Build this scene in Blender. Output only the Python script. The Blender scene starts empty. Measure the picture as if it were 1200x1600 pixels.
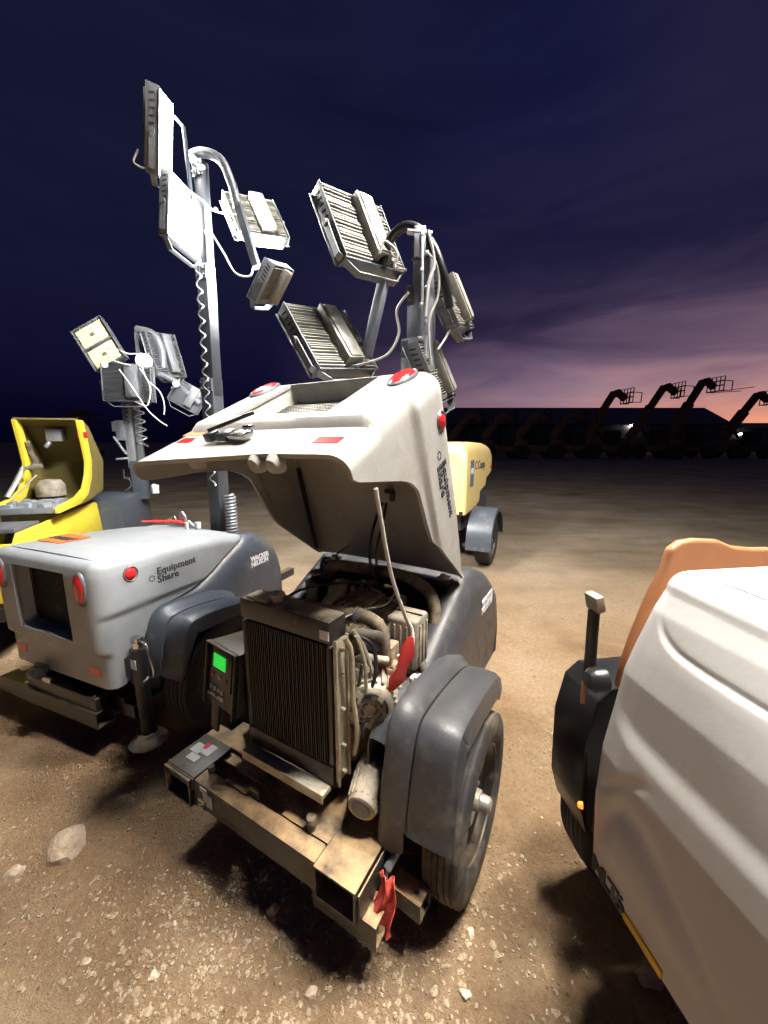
import bpy, bmesh, math, random
from math import sin, cos, pi, radians as R
from mathutils import Vector, Matrix, noise
random.seed(7)
S = bpy.context.scene
COL = S.collection

# ------------------------------------------------------------------ camera
cam_d = bpy.data.cameras.new('camera')
cam = bpy.data.objects.new('camera', cam_d); COL.objects.link(cam)
cam.location = (0, 0, 1.6)
cam.rotation_euler = (R(90 - 10.3), 0, 0)
cam_d.sensor_fit = 'VERTICAL'; cam_d.sensor_height = 36; cam_d.sensor_width = 27
cam_d.lens = 36 * 603 / 1600
cam_d.clip_start = 0.02; cam_d.clip_end = 2000
S.camera = cam

# ------------------------------------------------------------------ dusk sky
KEY = 720.0      # radiance of the lit panels on the near white tower
LIT = 400.0      # radiance of the lit panels on the second tower
w = bpy.data.worlds.new('World'); S.world = w; w.use_nodes = True
nt = w.node_tree; nt.nodes.clear()
def N(t, **k):
    n = nt.nodes.new(t)
    for a, b in k.items(): setattr(n, a, b)
    return n
def mth(op, a, b=None, clamp=False):
    n = N('ShaderNodeMath', operation=op, use_clamp=clamp)
    for i, v in enumerate((a, b)):
        if v is None: continue
        if isinstance(v, (int, float)): n.inputs[i].default_value = v
        else: nt.links.new(v, n.inputs[i])
    return n.outputs[0]
tc = N('ShaderNodeTexCoord'); sp = N('ShaderNodeSeparateXYZ'); nt.links.new(tc.outputs['Generated'], sp.inputs[0])
hx = mth('POWER', mth('ADD', mth('MULTIPLY', sp.outputs[0], sp.outputs[0]), mth('MULTIPLY', sp.outputs[1], sp.outputs[1])), .5)
SUN = (sin(R(52)), cos(R(52)))
az = mth('DIVIDE', mth('ADD', mth('MULTIPLY', sp.outputs[0], SUN[0]), mth('MULTIPLY', sp.outputs[1], SUN[1])), mth('ADD', hx, 1e-4))
mp = N('ShaderNodeMapping'); nt.links.new(tc.outputs['Generated'], mp.inputs[0])
mp.inputs['Rotation'].default_value = (0, R(14), R(-50)); mp.inputs['Scale'].default_value = (1.4, 1.0, 7.0)
no = N('ShaderNodeTexNoise'); no.inputs['Scale'].default_value = 1.7; no.inputs['Detail'].default_value = 6; no.inputs['Roughness'].default_value = .55
no.inputs['Distortion'].default_value = .6
nt.links.new(mp.outputs[0], no.inputs[0])
cl = mth('SUBTRACT', no.outputs['Fac'], .5)
zz = mth('ADD', sp.outputs[2], mth('MULTIPLY', cl, mth('MULTIPLY', mth('MAXIMUM', sp.outputs[2], 0.0), .75)))
def ramp(fac, stops):
    n = N('ShaderNodeValToRGB'); r = n.color_ramp
    while len(r.elements) > 1: r.elements.remove(r.elements[-1])
    r.elements[0].position = stops[0][0]; r.elements[0].color = (*stops[0][1], 1)
    for p, c in stops[1:]:
        e = r.elements.new(p); e.color = (*c, 1)
    nt.links.new(fac, n.inputs[0]); return n.outputs[0]
warm = ramp(zz, [(0, (.74, .34, .28)), (.022, (.66, .32, .28)), (.055, (.48, .27, .28)), (.10, (.32, .20, .255)), (.16, (.145, .095, .16)), (.24, (.046, .032, .070)), (.36, (.014, .013, .042)), (.55, (.008, .009, .040)), (1, (.006, .007, .03))])
cold = ramp(zz, [(0, (.0012, .001, .006)), (.06, (.0022, .0018, .012)), (.15, (.005, .0045, .024)), (.32, (.0075, .008, .029)), (.6, (.0075, .0085, .029)), (1, (.006, .007, .024))])
gl = N('ShaderNodeMapRange', interpolation_type='SMOOTHSTEP'); nt.links.new(az, gl.inputs[0])
gl.inputs[1].default_value = .36; gl.inputs[2].default_value = .97
mx = N('ShaderNodeMix', data_type='RGBA'); nt.links.new(gl.outputs[0], mx.inputs[0])
hot = ramp(zz, [(0, (1.0, .36, .16)), (.025, (.96, .36, .19)), (.06, (.66, .29, .22)), (.11, (.36, .20, .22)), (.17, (.155, .095, .145)), (.26, (.046, .032, .070)), (.36, (.014, .013, .042))])
g2 = N('ShaderNodeMapRange', interpolation_type='SMOOTHSTEP'); nt.links.new(az, g2.inputs[0]); g2.inputs[1].default_value = .86; g2.inputs[2].default_value = .995
wh = N('ShaderNodeMix', data_type='RGBA'); nt.links.new(g2.outputs[0], wh.inputs[0]); nt.links.new(warm, wh.inputs[6]); nt.links.new(hot, wh.inputs[7])
nt.links.new(cold, mx.inputs[6]); nt.links.new(wh.outputs[2], mx.inputs[7])
dk = N('ShaderNodeMix', data_type='RGBA', blend_type='MULTIPLY'); dk.inputs[0].default_value = 1
nt.links.new(mx.outputs[2], dk.inputs[6])
cr = ramp(no.outputs['Fac'], [(.36, (1.08, 1.07, 1.05)), (.5, (.98, .97, .98)), (.68, (.78, .75, .83))])
nt.links.new(cr, dk.inputs[7])
bg = N('ShaderNodeBackground'); nt.links.new(dk.outputs[2], bg.inputs[0]); bg.inputs[1].default_value = 1.0
wo = N('ShaderNodeOutputWorld'); nt.links.new(bg.outputs[0], wo.inputs[0])

S.view_settings.view_transform = 'Standard'; S.view_settings.look = 'None'
S.view_settings.exposure = 0.08; S.view_settings.gamma = 1; S.view_settings.use_curve_mapping = False
S.cycles.use_denoising = True
S.cycles.max_bounces = 6; S.cycles.diffuse_bounces = 3; S.cycles.glossy_bounces = 3
S.cycles.sample_clamp_indirect = 6

# ------------------------------------------------------------------ materials
def mat(name, col, rough=.6, metal=0., dirt=None, damt=0., dscale=6., bump=0., bscale=60., vary=.15, spec=.5, top=0., emit=0.):
    m = bpy.data.materials.new(name); m.use_nodes = True
    t = m.node_tree; b = t.nodes['Principled BSDF']; L = t.links.new
    b.inputs['Roughness'].default_value = rough; b.inputs['Metallic'].default_value = metal
    b.inputs['Specular IOR Level'].default_value = spec
    if emit:
        b.inputs['Base Color'].default_value = (*col, 1)
        b.inputs['Emission Color'].default_value = (*col, 1); b.inputs['Emission Strength'].default_value = emit
        return m
    tc = t.nodes.new('ShaderNodeTexCoord')
    n1 = t.nodes.new('ShaderNodeTexNoise'); n1.inputs['Scale'].default_value = dscale; n1.inputs['Detail'].default_value = 8; n1.inputs['Roughness'].default_value = .65
    L(tc.outputs['Object'], n1.inputs[0])
    c = t.nodes.new('ShaderNodeMix'); c.data_type = 'RGBA'
    c.inputs[6].default_value = (*[v * (1 - vary) for v in col], 1); c.inputs[7].default_value = (*[min(1, v * (1 + vary)) for v in col], 1)
    n0 = t.nodes.new('ShaderNodeTexNoise'); n0.inputs['Scale'].default_value = dscale * 2.7; n0.inputs['Detail'].default_value = 5
    L(tc.outputs['Object'], n0.inputs[0]); L(n0.outputs['Fac'], c.inputs[0]); out = c.outputs[2]
    if dirt and damt > 0:
        mr = t.nodes.new('ShaderNodeMapRange'); L(n1.outputs['Fac'], mr.inputs[0])
        mr.inputs[1].default_value = .62 - damt * .34; mr.inputs[2].default_value = .80 - damt * .22; mr.inputs[4].default_value = min(1, .35 + damt)
        f = mr.outputs[0]
        if top > 0:
            g = t.nodes.new('ShaderNodeNewGeometry'); s = t.nodes.new('ShaderNodeSeparateXYZ'); L(g.outputs['Normal'], s.inputs[0])
            a = t.nodes.new('ShaderNodeMapRange'); L(s.outputs[2], a.inputs[0]); a.inputs[1].default_value = .35; a.inputs[2].default_value = .95; a.inputs[4].default_value = top
            q = t.nodes.new('ShaderNodeMath'); q.operation = 'MULTIPLY'; L(a.outputs[0], q.inputs[0])
            r2 = t.nodes.new('ShaderNodeMapRange'); L(n1.outputs['Fac'], r2.inputs[0]); r2.inputs[1].default_value = .3; r2.inputs[2].default_value = .6; L(r2.outputs[0], q.inputs[1])
            u = t.nodes.new('ShaderNodeMath'); u.operation = 'MAXIMUM'; L(f, u.inputs[0]); L(q.outputs[0], u.inputs[1]); f = u.outputs[0]
        d = t.nodes.new('ShaderNodeMix'); d.data_type = 'RGBA'; L(f, d.inputs[0]); L(out, d.inputs[6]); d.inputs[7].default_value = (*dirt, 1); out = d.outputs[2]
        rr = t.nodes.new('ShaderNodeMapRange'); L(f, rr.inputs[0]); rr.inputs[3].default_value = rough; rr.inputs[4].default_value = .92; L(rr.outputs[0], b.inputs['Roughness'])
    L(out, b.inputs['Base Color'])
    if bump:
        nb = t.nodes.new('ShaderNodeTexNoise'); nb.inputs['Scale'].default_value = bscale; nb.inputs['Detail'].default_value = 4
        L(tc.outputs['Object'], nb.inputs[0]); bp = t.nodes.new('ShaderNodeBump'); bp.inputs['Strength'].default_value = bump; bp.inputs['Distance'].default_value = .01
        L(nb.outputs['Fac'], bp.inputs['Height']); L(bp.outputs[0], b.inputs['Normal'])
    return m
DUST = (.36, .27, .17); DUSTL = (.42, .35, .25); MUD = (.30, .19, .09)
M = {}
M['hood_dusty'] = mat('dusty_offwhite_plastic', (.37, .37, .35), .50, dirt=(.32, .285, .235), damt=.5, dscale=6, bump=.08, bscale=90, top=.25)
M['hood_clean'] = mat('pale_grey_plastic', (.29, .315, .34), .38, dirt=(.40, .38, .34), damt=.15, dscale=5, bump=.05, bscale=90)
M['hood_white'] = mat('cream_plastic', (.84, .83, .80), .62, dirt=(.55, .50, .38), damt=.15, dscale=2.5, bump=.04, bscale=70, vary=.05)
M['grey'] = mat('charcoal_plastic', (.038, .041, .048), .40, dirt=(.13, .118, .10), damt=.38, dscale=16, bump=.1, bscale=120, vary=.25, top=.25)
M['greyB'] = mat('slate_plastic', (.055, .066, .085), .38, dirt=(.22, .22, .22), damt=.18, dscale=9, bump=.08, bscale=120, vary=.2)
M['black'] = mat('black_paint', (.016, .016, .017), .38, dirt=DUST, damt=.10, dscale=12, bump=.05, top=.35)
M['blackdust'] = mat('dusty_black_paint', (.016, .016, .017), .38, dirt=(.40, .33, .23), damt=.10, dscale=14, bump=.05, top=1.0)
M['muddy'] = mat('muddy_black_steel', (.022, .021, .021), .42, dirt=(.50, .33, .17), damt=.22, dscale=9, bump=.25, bscale=70, top=.95)
M['blackclean'] = mat('black_plastic', (.014, .014, .016), .32, vary=.1)
M['rubber'] = mat('tyre_rubber', (.024, .023, .022), .75, dirt=(.20, .165, .12), damt=.5, dscale=10, bump=.2, bscale=150)
M['tyredark'] = mat('tyre_rubber_dark', (.028, .029, .031), .7, dirt=(.12, .115, .10), damt=.3, dscale=10, bump=.2, bscale=150)
M['steel'] = mat('dusty_steel', (.42, .41, .38), .42, .7, dirt=DUSTL, damt=.5, dscale=14, bump=.1)
M['galv'] = mat('galvanised_steel', (.50, .54, .60), .38, .75, dirt=(.30, .32, .35), damt=.25, dscale=20)
M['mastgrey'] = mat('grey_painted_mast', (.27, .30, .35), .42, .25, dirt=(.16, .17, .19), damt=.25, dscale=8)
M['mastdark'] = mat('slate_painted_mast', (.045, .052, .064), .5, .1, dirt=(.09, .10, .11), damt=.2, dscale=8)
M['chrome'] = mat('bright_metal', (.75, .75, .74), .22, 1., vary=.05)
M['fin'] = mat('cast_aluminium', (.30, .295, .265), .5, .35, dirt=(.17, .155, .13), damt=.4, dscale=12)
M['lampgrey'] = mat('lamp_housing', (.13, .14, .155), .45, .4, dirt=(.25, .24, .21), damt=.25, dscale=12)
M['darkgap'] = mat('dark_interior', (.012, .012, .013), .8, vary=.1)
M['core'] = mat('radiator_core', (.010, .0105, .011), .5, .2, dirt=(.05, .042, .032), damt=.22, dscale=9)
M['engine'] = mat('dusty_engine', (.12, .10, .08), .7, .2, dirt=(.52, .40, .26), damt=.85, dscale=14, bump=.5, bscale=60, top=.95)
M['alu'] = mat('dusty_aluminium', (.45, .42, .34), .5, .5, dirt=DUSTL, damt=.6, dscale=20, bump=.3)
M['tank'] = mat('coolant_tank', (.17, .155, .13), .5, dirt=(.48, .40, .28), damt=.6, dscale=12, bump=.2, top=.7)
M['hose'] = mat('dusty_hose', (.07, .06, .05), .7, dirt=(.34, .26, .17), damt=.7, dscale=12, bump=.2, top=.5)
M['red'] = mat('red_reflector', (.62, .018, .02), .22, vary=.3, dscale=40, spec=.8)
M['redcloth'] = mat('red_cloth', (.72, .10, .08), .8, vary=.35, dscale=20, dirt=DUST, damt=.15)
M['redtag'] = mat('red_plastic', (.66, .05, .045), .4, vary=.1)
M['orange'] = mat('orange_paint', (.46, .19, .08), .5, vary=.12, dirt=(.45, .25, .12), damt=.3)
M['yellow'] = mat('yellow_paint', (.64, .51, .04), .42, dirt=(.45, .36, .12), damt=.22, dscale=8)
M['yellowdark'] = mat('yellow_inside', (.13, .105, .025), .6, dirt=(.14, .11, .05), damt=.5, dscale=8)  # much darker yellow than the outer paint, with dirt blotches
M['tan'] = mat('faded_yellow_plastic', (.66, .52, .22), .45, dirt=(.50, .42, .24), damt=.25, dscale=3, vary=.08)
M['ystick'] = mat('yellow_reflective', (.95, .60, .02), .35, vary=.08, dscale=40)
M['white'] = mat('white_print', (.72, .73, .75), .5, vary=.05)
M['ink'] = mat('dark_print', (.035, .04, .05), .5, vary=.05)
M['sticker'] = mat('sticker_grey', (.5, .5, .5), .5, vary=.4, dscale=60)
M['ostick'] = mat('orange_sticker', (.65, .16, .04), .5, vary=.4, dscale=60)
M['blue'] = mat('blue_badge', (.10, .13, .20), .5, vary=.2)
M['cable'] = mat('white_cable', (.55, .55, .52), .5)
M['lcd'] = mat('lit_display', (.02, .60, .06), emit=.9)
M['phos'] = mat('led_phosphor', (.78, .72, .36), .35, vary=.05, dscale=60)
M['phosline'] = mat('led_board', (.12, .12, .10), .5)
M['lens'] = mat('lamp_glass', (.10, .11, .12), .12, vary=.1)
M['lit'] = mat('lit_panel', (1, .985, .95), emit=LIT)
M['key'] = mat('lit_panel_high', (1, .935, .85), emit=KEY)
M['amber'] = mat('amber_lamp', (1, .17, .015), emit=2.6)
M['wall_lamp'] = mat('wall_lamp_light', (1, .96, .86), emit=60)
M['shed'] = mat('metal_cladding', (.10, .10, .10), .6, vary=.1, dscale=.3)
M['roof'] = mat('metal_roof', (.24, .22, .26), .45, .3, vary=.1, dscale=.2)
M['tele'] = mat('lift_paint', (.16, .07, .03), .6, dirt=(.1, .07, .05), damt=.3, dscale=1)
M['teleblack'] = mat('lift_black', (.02, .02, .02), .7, dscale=1)
M['cabglass'] = mat('cab_glass', (.03, .03, .035), .15)
M['rock'] = mat('pale_rock', (.34, .26, .17), .9, dirt=(.30, .21, .13), damt=.6, dscale=25, bump=.6, bscale=60, vary=.3)

def ribbed(name, col, pitch, axis=0):                     # corrugated sheet for the far sheds
    m = mat(name, col, .6, vary=.1, dscale=.3); t = m.node_tree
    tc = t.nodes.new('ShaderNodeTexCoord'); wv = t.nodes.new('ShaderNodeTexWave'); wv.bands_direction = 'XYZ'[axis]
    wv.inputs['Scale'].default_value = pitch; t.links.new(tc.outputs['Object'], wv.inputs[0])
    bp = t.nodes.new('ShaderNodeBump'); bp.inputs['Strength'].default_value = .6; bp.inputs['Distance'].default_value = .05
    t.links.new(wv.outputs['Fac'], bp.inputs['Height']); t.links.new(bp.outputs[0], t.nodes['Principled BSDF'].inputs['Normal'])
    return m
M['shed'] = ribbed('ribbed_cladding', (.075, .075, .08), 1.2)
M['roof'] = ribbed('ribbed_roof', (.13, .11, .11), .8)

def ground_mat():
    m = bpy.data.materials.new('gravelly_dirt'); m.use_nodes = True; t = m.node_tree; L = t.links.new; b = t.nodes['Principled BSDF']
    b.inputs['Roughness'].default_value = .93; b.inputs['Specular IOR Level'].default_value = .25
    tc = t.nodes.new('ShaderNodeTexCoord'); P = tc.outputs['Object']
    def noi(s, d=6, r=.6, dist=0.):
        n = t.nodes.new('ShaderNodeTexNoise'); n.inputs['Scale'].default_value = s; n.inputs['Detail'].default_value = d; n.inputs['Roughness'].default_value = r; n.inputs['Distortion'].default_value = dist
        L(P, n.inputs[0]); return n.outputs['Fac']
    def rmp(f, st):
        n = t.nodes.new('ShaderNodeValToRGB'); r = n.color_ramp
        r.elements[0].position, r.elements[1].position = st[0][0], st[-1][0]
        r.elements[0].color, r.elements[1].color = (*st[0][1], 1), (*st[-1][1], 1)
        for p, c in st[1:-1]: r.elements.new(p).color = (*c, 1)
        L(f, n.inputs[0]); return n.outputs[0]
    c1 = rmp(noi(1.3, 8, .62, .5), [(.30, (.35, .215, .115)), (.46, (.51, .34, .195)), (.60, (.59, .42, .26)), (.75, (.66, .505, .35))])
    c2 = rmp(noi(46, 8, .8), [(.30, (.62, .57, .52)), (.5, (1, 1, 1)), (.70, (1.3, 1.28, 1.25))])
    mx = t.nodes.new('ShaderNodeMix'); mx.data_type = 'RGBA'; mx.blend_type = 'MULTIPLY'; mx.inputs[0].default_value = .8; L(c1, mx.inputs[6]); L(c2, mx.inputs[7])
    # small embedded stones
    vo = t.nodes.new('ShaderNodeTexVoronoi'); vo.inputs['Scale'].default_value = 55; L(P, vo.inputs[0])
    st = t.nodes.new('ShaderNodeMapRange'); L(vo.outputs['Distance'], st.inputs[0]); st.inputs[1].default_value = .34; st.inputs[2].default_value = .16
    pick = t.nodes.new('ShaderNodeSeparateColor'); L(vo.outputs['Color'], pick.inputs[0])
    pk = t.nodes.new('ShaderNodeMath'); pk.operation = 'GREATER_THAN'; L(pick.outputs[0], pk.inputs[0]); pk.inputs[1].default_value = .85
    sm = t.nodes.new('ShaderNodeMath'); sm.operation = 'MULTIPLY'; L(st.outputs[0], sm.inputs[0]); L(pk.outputs[0], sm.inputs[1])
    m2 = t.nodes.new('ShaderNodeMix'); m2.data_type = 'RGBA'; L(sm.outputs[0], m2.inputs[0]); L(mx.outputs[2], m2.inputs[6]); m2.inputs[7].default_value = (.42, .32, .20, 1)
    # greyer packed yard away from the near corner
    sx = t.nodes.new('ShaderNodeSeparateXYZ'); L(P, sx.inputs[0])
    gr = t.nodes.new('ShaderNodeMapRange'); L(sx.outputs[1], gr.inputs[0]); gr.inputs[1].default_value = 2.4; gr.inputs[2].default_value = 5.5
    m3 = t.nodes.new('ShaderNodeMix'); m3.data_type = 'RGBA'; L(gr.outputs[0], m3.inputs[0]); L(m2.outputs[2], m3.inputs[6])
    c3 = rmp(noi(.7, 8, .6, .4), [(.3, (.24, .185, .125)), (.5, (.35, .28, .20)), (.7, (.45, .38, .29))])
    m4 = t.nodes.new('ShaderNodeMix'); m4.data_type = 'RGBA'; m4.blend_type = 'MULTIPLY'; m4.inputs[0].default_value = .8; L(c3, m4.inputs[6]); L(c2, m4.inputs[7])
    L(m4.outputs[2], m3.inputs[7])
    mpt = t.nodes.new('ShaderNodeMapping'); mpt.inputs['Rotation'].default_value = (0, 0, R(-12)); mpt.inputs['Scale'].default_value = (.45, 1.6, 1); L(P, mpt.inputs[0])
    nt_ = t.nodes.new('ShaderNodeTexNoise'); nt_.inputs['Scale'].default_value = 1.6; nt_.inputs['Detail'].default_value = 5; L(mpt.outputs[0], nt_.inputs[0])
    c5 = rmp(nt_.outputs['Fac'], [(.34, (.80, .79, .78)), (.5, (1, 1, 1)), (.68, (1.08, 1.07, 1.06))])
    m6 = t.nodes.new('ShaderNodeMix'); m6.data_type = 'RGBA'; m6.blend_type = 'MULTIPLY'; L(gr.outputs[0], m6.inputs[0]); L(m3.outputs[2], m6.inputs[6]); L(c5, m6.inputs[7])
    L(m6.outputs[2], b.inputs['Base Color'])
    h1 = noi(30, 10, .72); h2 = noi(120, 6, .7)
    ad = t.nodes.new('ShaderNodeMath'); ad.operation = 'MULTIPLY_ADD'; L(h2, ad.inputs[0]); ad.inputs[1].default_value = .35; L(h1, ad.inputs[2])
    a2 = t.nodes.new('ShaderNodeMath'); a2.operation = 'MULTIPLY_ADD'; L(sm.outputs[0], a2.inputs[0]); a2.inputs[1].default_value = .5; L(ad.outputs[0], a2.inputs[2])
    bp = t.nodes.new('ShaderNodeBump'); bp.inputs['Strength'].default_value = 1.0; bp.inputs['Distance'].default_value = .040
    L(a2.outputs[0], bp.inputs['Height']); L(bp.outputs[0], b.inputs['Normal'])
    return m
M['boulder'] = mat('pale_boulder', (.62, .50, .37), .9, dirt=(.42, .29, .18), damt=.45, dscale=30, bump=.8, bscale=70, vary=.3)
M['ground'] = ground_mat()

# ------------------------------------------------------------------ mesh helpers
class MB:
    def __init__(s): s.v = []; s.f = []; s.mi = []; s.cur = 0
    def add(s, vs, fs):
        o = len(s.v); s.v += [Vector(v) for v in vs]; s.f += [tuple(i + o for i in f) for f in fs]; s.mi += [s.cur] * len(fs); return s
    def box(s, c, d, rot=None):
        x, y, z = d[0] / 2, d[1] / 2, d[2] / 2
        vs = [Vector((i, j, k)) for i in (-x, x) for j in (-y, y) for k in (-z, z)]
        if rot is not None: vs = [rot @ v for v in vs]
        c = Vector(c)
        return s.add([v + c for v in vs], [(0, 1, 3, 2), (4, 6, 7, 5), (0, 4, 5, 1), (2, 3, 7, 6), (0, 2, 6, 4), (1, 5, 7, 3)])
    def bar(s, a, b, w, h, up=(0, 0, 1)):
        a, b, up = Vector(a), Vector(b), Vector(up); d = (b - a); l = d.length; d.normalize()
        r = d.cross(up)
        if r.length < 1e-4: r = d.cross(Vector((1, 0, 0)))
        r.normalize(); u = r.cross(d)
        m = Matrix((r, d, u)).transposed()
        return s.box((a + b) / 2, (w, l, h), m)
    def tube(s, pts, r, n=10, caps=True, closed=False):
        pts = [Vector(p) for p in pts]; k = len(pts); rs = r if isinstance(r, (list, tuple)) else [r] * k
        t0 = (pts[1] - pts[0]).normalized(); ref = Vector((0, 0, 1)) if abs(t0.z) < .9 else Vector((1, 0, 0))
        nrm = (ref - t0 * ref.dot(t0)).normalized(); vs = []; fs = []
        for i, p in enumerate(pts):
            t = (pts[min(i + 1, k - 1)] - pts[max(i - 1, 0)])
            if t.length < 1e-9: t = t0
            t = t.normalized(); nrm = (nrm - t * nrm.dot(t)).normalized(); b = t.cross(nrm)
            for j in range(n):
                a = 2 * pi * j / n; vs.append(p + (nrm * cos(a) + b * sin(a)) * rs[i])
        for i in range(k - 1):
            for j in range(n): fs.append((i * n + j, i * n + (j + 1) % n, (i + 1) * n + (j + 1) % n, (i + 1) * n + j))
        if caps: fs += [tuple(range(n - 1, -1, -1)), tuple((k - 1) * n + j for j in range(n))]
        return s.add(vs, fs)
    def lathe(s, prof, o, ax, n=32, closed=False):
        o, ax = Vector(o), Vector(ax).normalized(); ref = Vector((0, 0, 1)) if abs(ax.z) < .9 else Vector((1, 0, 0))
        u = (ref - ax * ref.dot(ax)).normalized(); v = ax.cross(u); k = len(prof); vs = []; fs = []
        for r, h in prof:
            for j in range(n):
                a = 2 * pi * j / n; vs.append(o + ax * h + (u * cos(a) + v * sin(a)) * r)
        for i in range(k if closed else k - 1):
            i2 = (i + 1) % k
            for j in range(n): fs.append((i * n + j, i * n + (j + 1) % n, i2 * n + (j + 1) % n, i2 * n + j))
        return s.add(vs, fs)
    def cyl(s, a, b, r, n=20):
        a, b = Vector(a), Vector(b); return s.tube([a, b], r, n)
    def prism(s, poly, vec):
        vec = Vector(vec); n = len(poly); p = [Vector(q) for q in poly]
        return s.add(p + [q + vec for q in p], [tuple(range(n)), tuple(range(2 * n - 1, n - 1, -1))] + [(i, i + n, (i + 1) % n + n, (i + 1) % n) for i in range(n)])
    def yz(s, poly, x0, x1): return s.prism([(x0, y, z) for y, z in poly], (x1 - x0, 0, 0))
    def grid(s, rows):
        k = len(rows[0]); vs = [p for r in rows for p in r]; fs = []
        for i in range(len(rows) - 1):
            for j in range(k - 1): fs.append((i * k + j, i * k + j + 1, (i + 1) * k + j + 1, (i + 1) * k + j))
        return s.add(vs, fs)
    def xf(s, m): s.v = [m @ v for v in s.v]; return s
    def build(s, name, m, parent=None, bevel=0., smooth=False, world=False, solid=0., seg=2, off=1, fix=True):
        if world and parent is not None: s.xf(world_of(parent).inverted())
        me = bpy.data.meshes.new(name); me.from_pydata(s.v, [], s.f)
        for q in (m if isinstance(m, (list, tuple)) else [m]): me.materials.append(M[q] if isinstance(q, str) else q)
        me.polygons.foreach_set('material_index', s.mi)
        if fix:
            bm = bmesh.new(); bm.from_mesh(me); bmesh.ops.recalc_face_normals(bm, faces=bm.faces); bm.to_mesh(me); bm.free()
        o = bpy.data.objects.new(name, me); COL.objects.link(o); o.parent = parent
        if smooth or bevel: me.polygons.foreach_set('use_smooth', [True] * len(me.polygons))
        if solid: q = o.modifiers.new('solid', 'SOLIDIFY'); q.thickness = solid; q.offset = off
        if bevel: q = o.modifiers.new('bevel', 'BEVEL'); q.width = bevel; q.segments = seg; q.limit_method = 'ANGLE'; q.angle_limit = R(35); q.use_clamp_overlap = True
        if smooth or bevel: q = o.modifiers.new('split', 'EDGE_SPLIT'); q.split_angle = R(38)
        return o
def world_of(o):
    m = o.matrix_basis.copy()
    return world_of(o.parent) @ m if o.parent else m
def tag(o, label=None, cat=None, group=None, kind=None):
    for k, v in (('label', label), ('category', cat), ('group', group), ('kind', kind)):
        if v: o[k] = v
    return o
def thing(name, loc, rz, label, cat, group=None):
    o = bpy.data.objects.new(name, None); COL.objects.link(o); o.location = loc; o.rotation_euler = (0, 0, rz); o.empty_display_size = .2
    return tag(o, label, cat, group)
def bez(pts, n=8):
    pts = [Vector(p) for p in pts]; out = []
    P = [pts[0] * 2 - pts[1]] + pts + [pts[-1] * 2 - pts[-2]]
    for i in range(1, len(P) - 2):
        for k in range(n):
            t = k / n; a, b, c, d = P[i - 1:i + 3]
            out.append(.5 * ((2 * b) + (c - a) * t + (2 * a - 5 * b + 4 * c - d) * t * t + (3 * b - a - 3 * c + d) * t ** 3))
    out.append(pts[-1]); return out
def lettering(name, s, size, m, parent, org, xd, yd, bold=0., spacing=1., depth=.0015):
    cu = bpy.data.curves.new(name, 'FONT'); cu.body = s; cu.size = size; cu.extrude = depth; cu.offset = bold; cu.space_line = .82; cu.space_character = spacing; cu.resolution_u = 3
    to = bpy.data.objects.new('tmp', cu); COL.objects.link(to)
    bpy.context.view_layer.update()
    me = bpy.data.meshes.new_from_object(to.evaluated_get(bpy.context.evaluated_depsgraph_get()))
    bpy.data.objects.remove(to); bpy.data.curves.remove(cu)
    xd, yd = Vector(xd).normalized(), Vector(yd).normalized(); zd = xd.cross(yd).normalized(); yd = zd.cross(xd)
    mt = Matrix((xd, yd, zd)).transposed().to_4x4(); mt.translation = Vector(org)
    me.transform(mt); me.materials.clear(); me.materials.append(M[m])
    o = bpy.data.objects.new(name, me); COL.objects.link(o); o.parent = parent; return o
def frame3(pos, r, u):
    r, u = Vector(r).normalized(), Vector(u); n = r.cross(u).normalized(); u = n.cross(r)
    m = Matrix((r, u, n)).transposed().to_4x4(); m.translation = Vector(pos); return m
def rbox2(w_, h_, rad, n=5):
    out = []
    for cx, cy, a0 in ((w_ / 2 - rad, h_ / 2 - rad, 0), (-w_ / 2 + rad, h_ / 2 - rad, 90), (-w_ / 2 + rad, -h_ / 2 + rad, 180), (w_ / 2 - rad, -h_ / 2 + rad, 270)):
        for k in range(n + 1):
            a = R(a0 + 90 * k / n); out.append((cx + rad * cos(a), cy + rad * sin(a)))
    return out

# ------------------------------------------------------------------ ground
def gh(x, y):
    d = math.hypot(x, y); k = max(0., 1 - d / 14)
    h = .020 * noise.noise((x * 1.6, y * 1.6, 3)) + .012 * noise.noise((x * 5, y * 5, 1)) + .008 * noise.noise((x * 13, y * 13, 2)) + .0055 * abs(noise.noise((x * 27, y * 27, 5))) + .003 * noise.noise((x * 60, y * 60, 8))
    return h * k
def axis_vals(lo, hi, step, far, g=1.16):
    v = [lo + i * step for i in range(int((hi - lo) / step) + 1)]; s = step; x = v[-1]
    while x < far: s *= g; x += s; v.append(x)
    s = step; x = v[0]; left = []
    while x > -far: s *= g; x -= s; left.append(x)
    return left[::-1] + v
xs = axis_vals(-2.2, 1.9, .0125, 900); ys = axis_vals(.35, 2.9, .0125, 900)
g = MB(); g.grid([[(x, y, gh(x, y)) for x in xs] for y in ys])
gr = g.build('ground', 'ground', smooth=False, fix=False)
gr.data.polygons.foreach_set('use_smooth', [True] * len(gr.data.polygons)); tag(gr, kind='structure')
if gr.data.polygons[0].normal.z < 0: gr.data.flip_normals()

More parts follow.
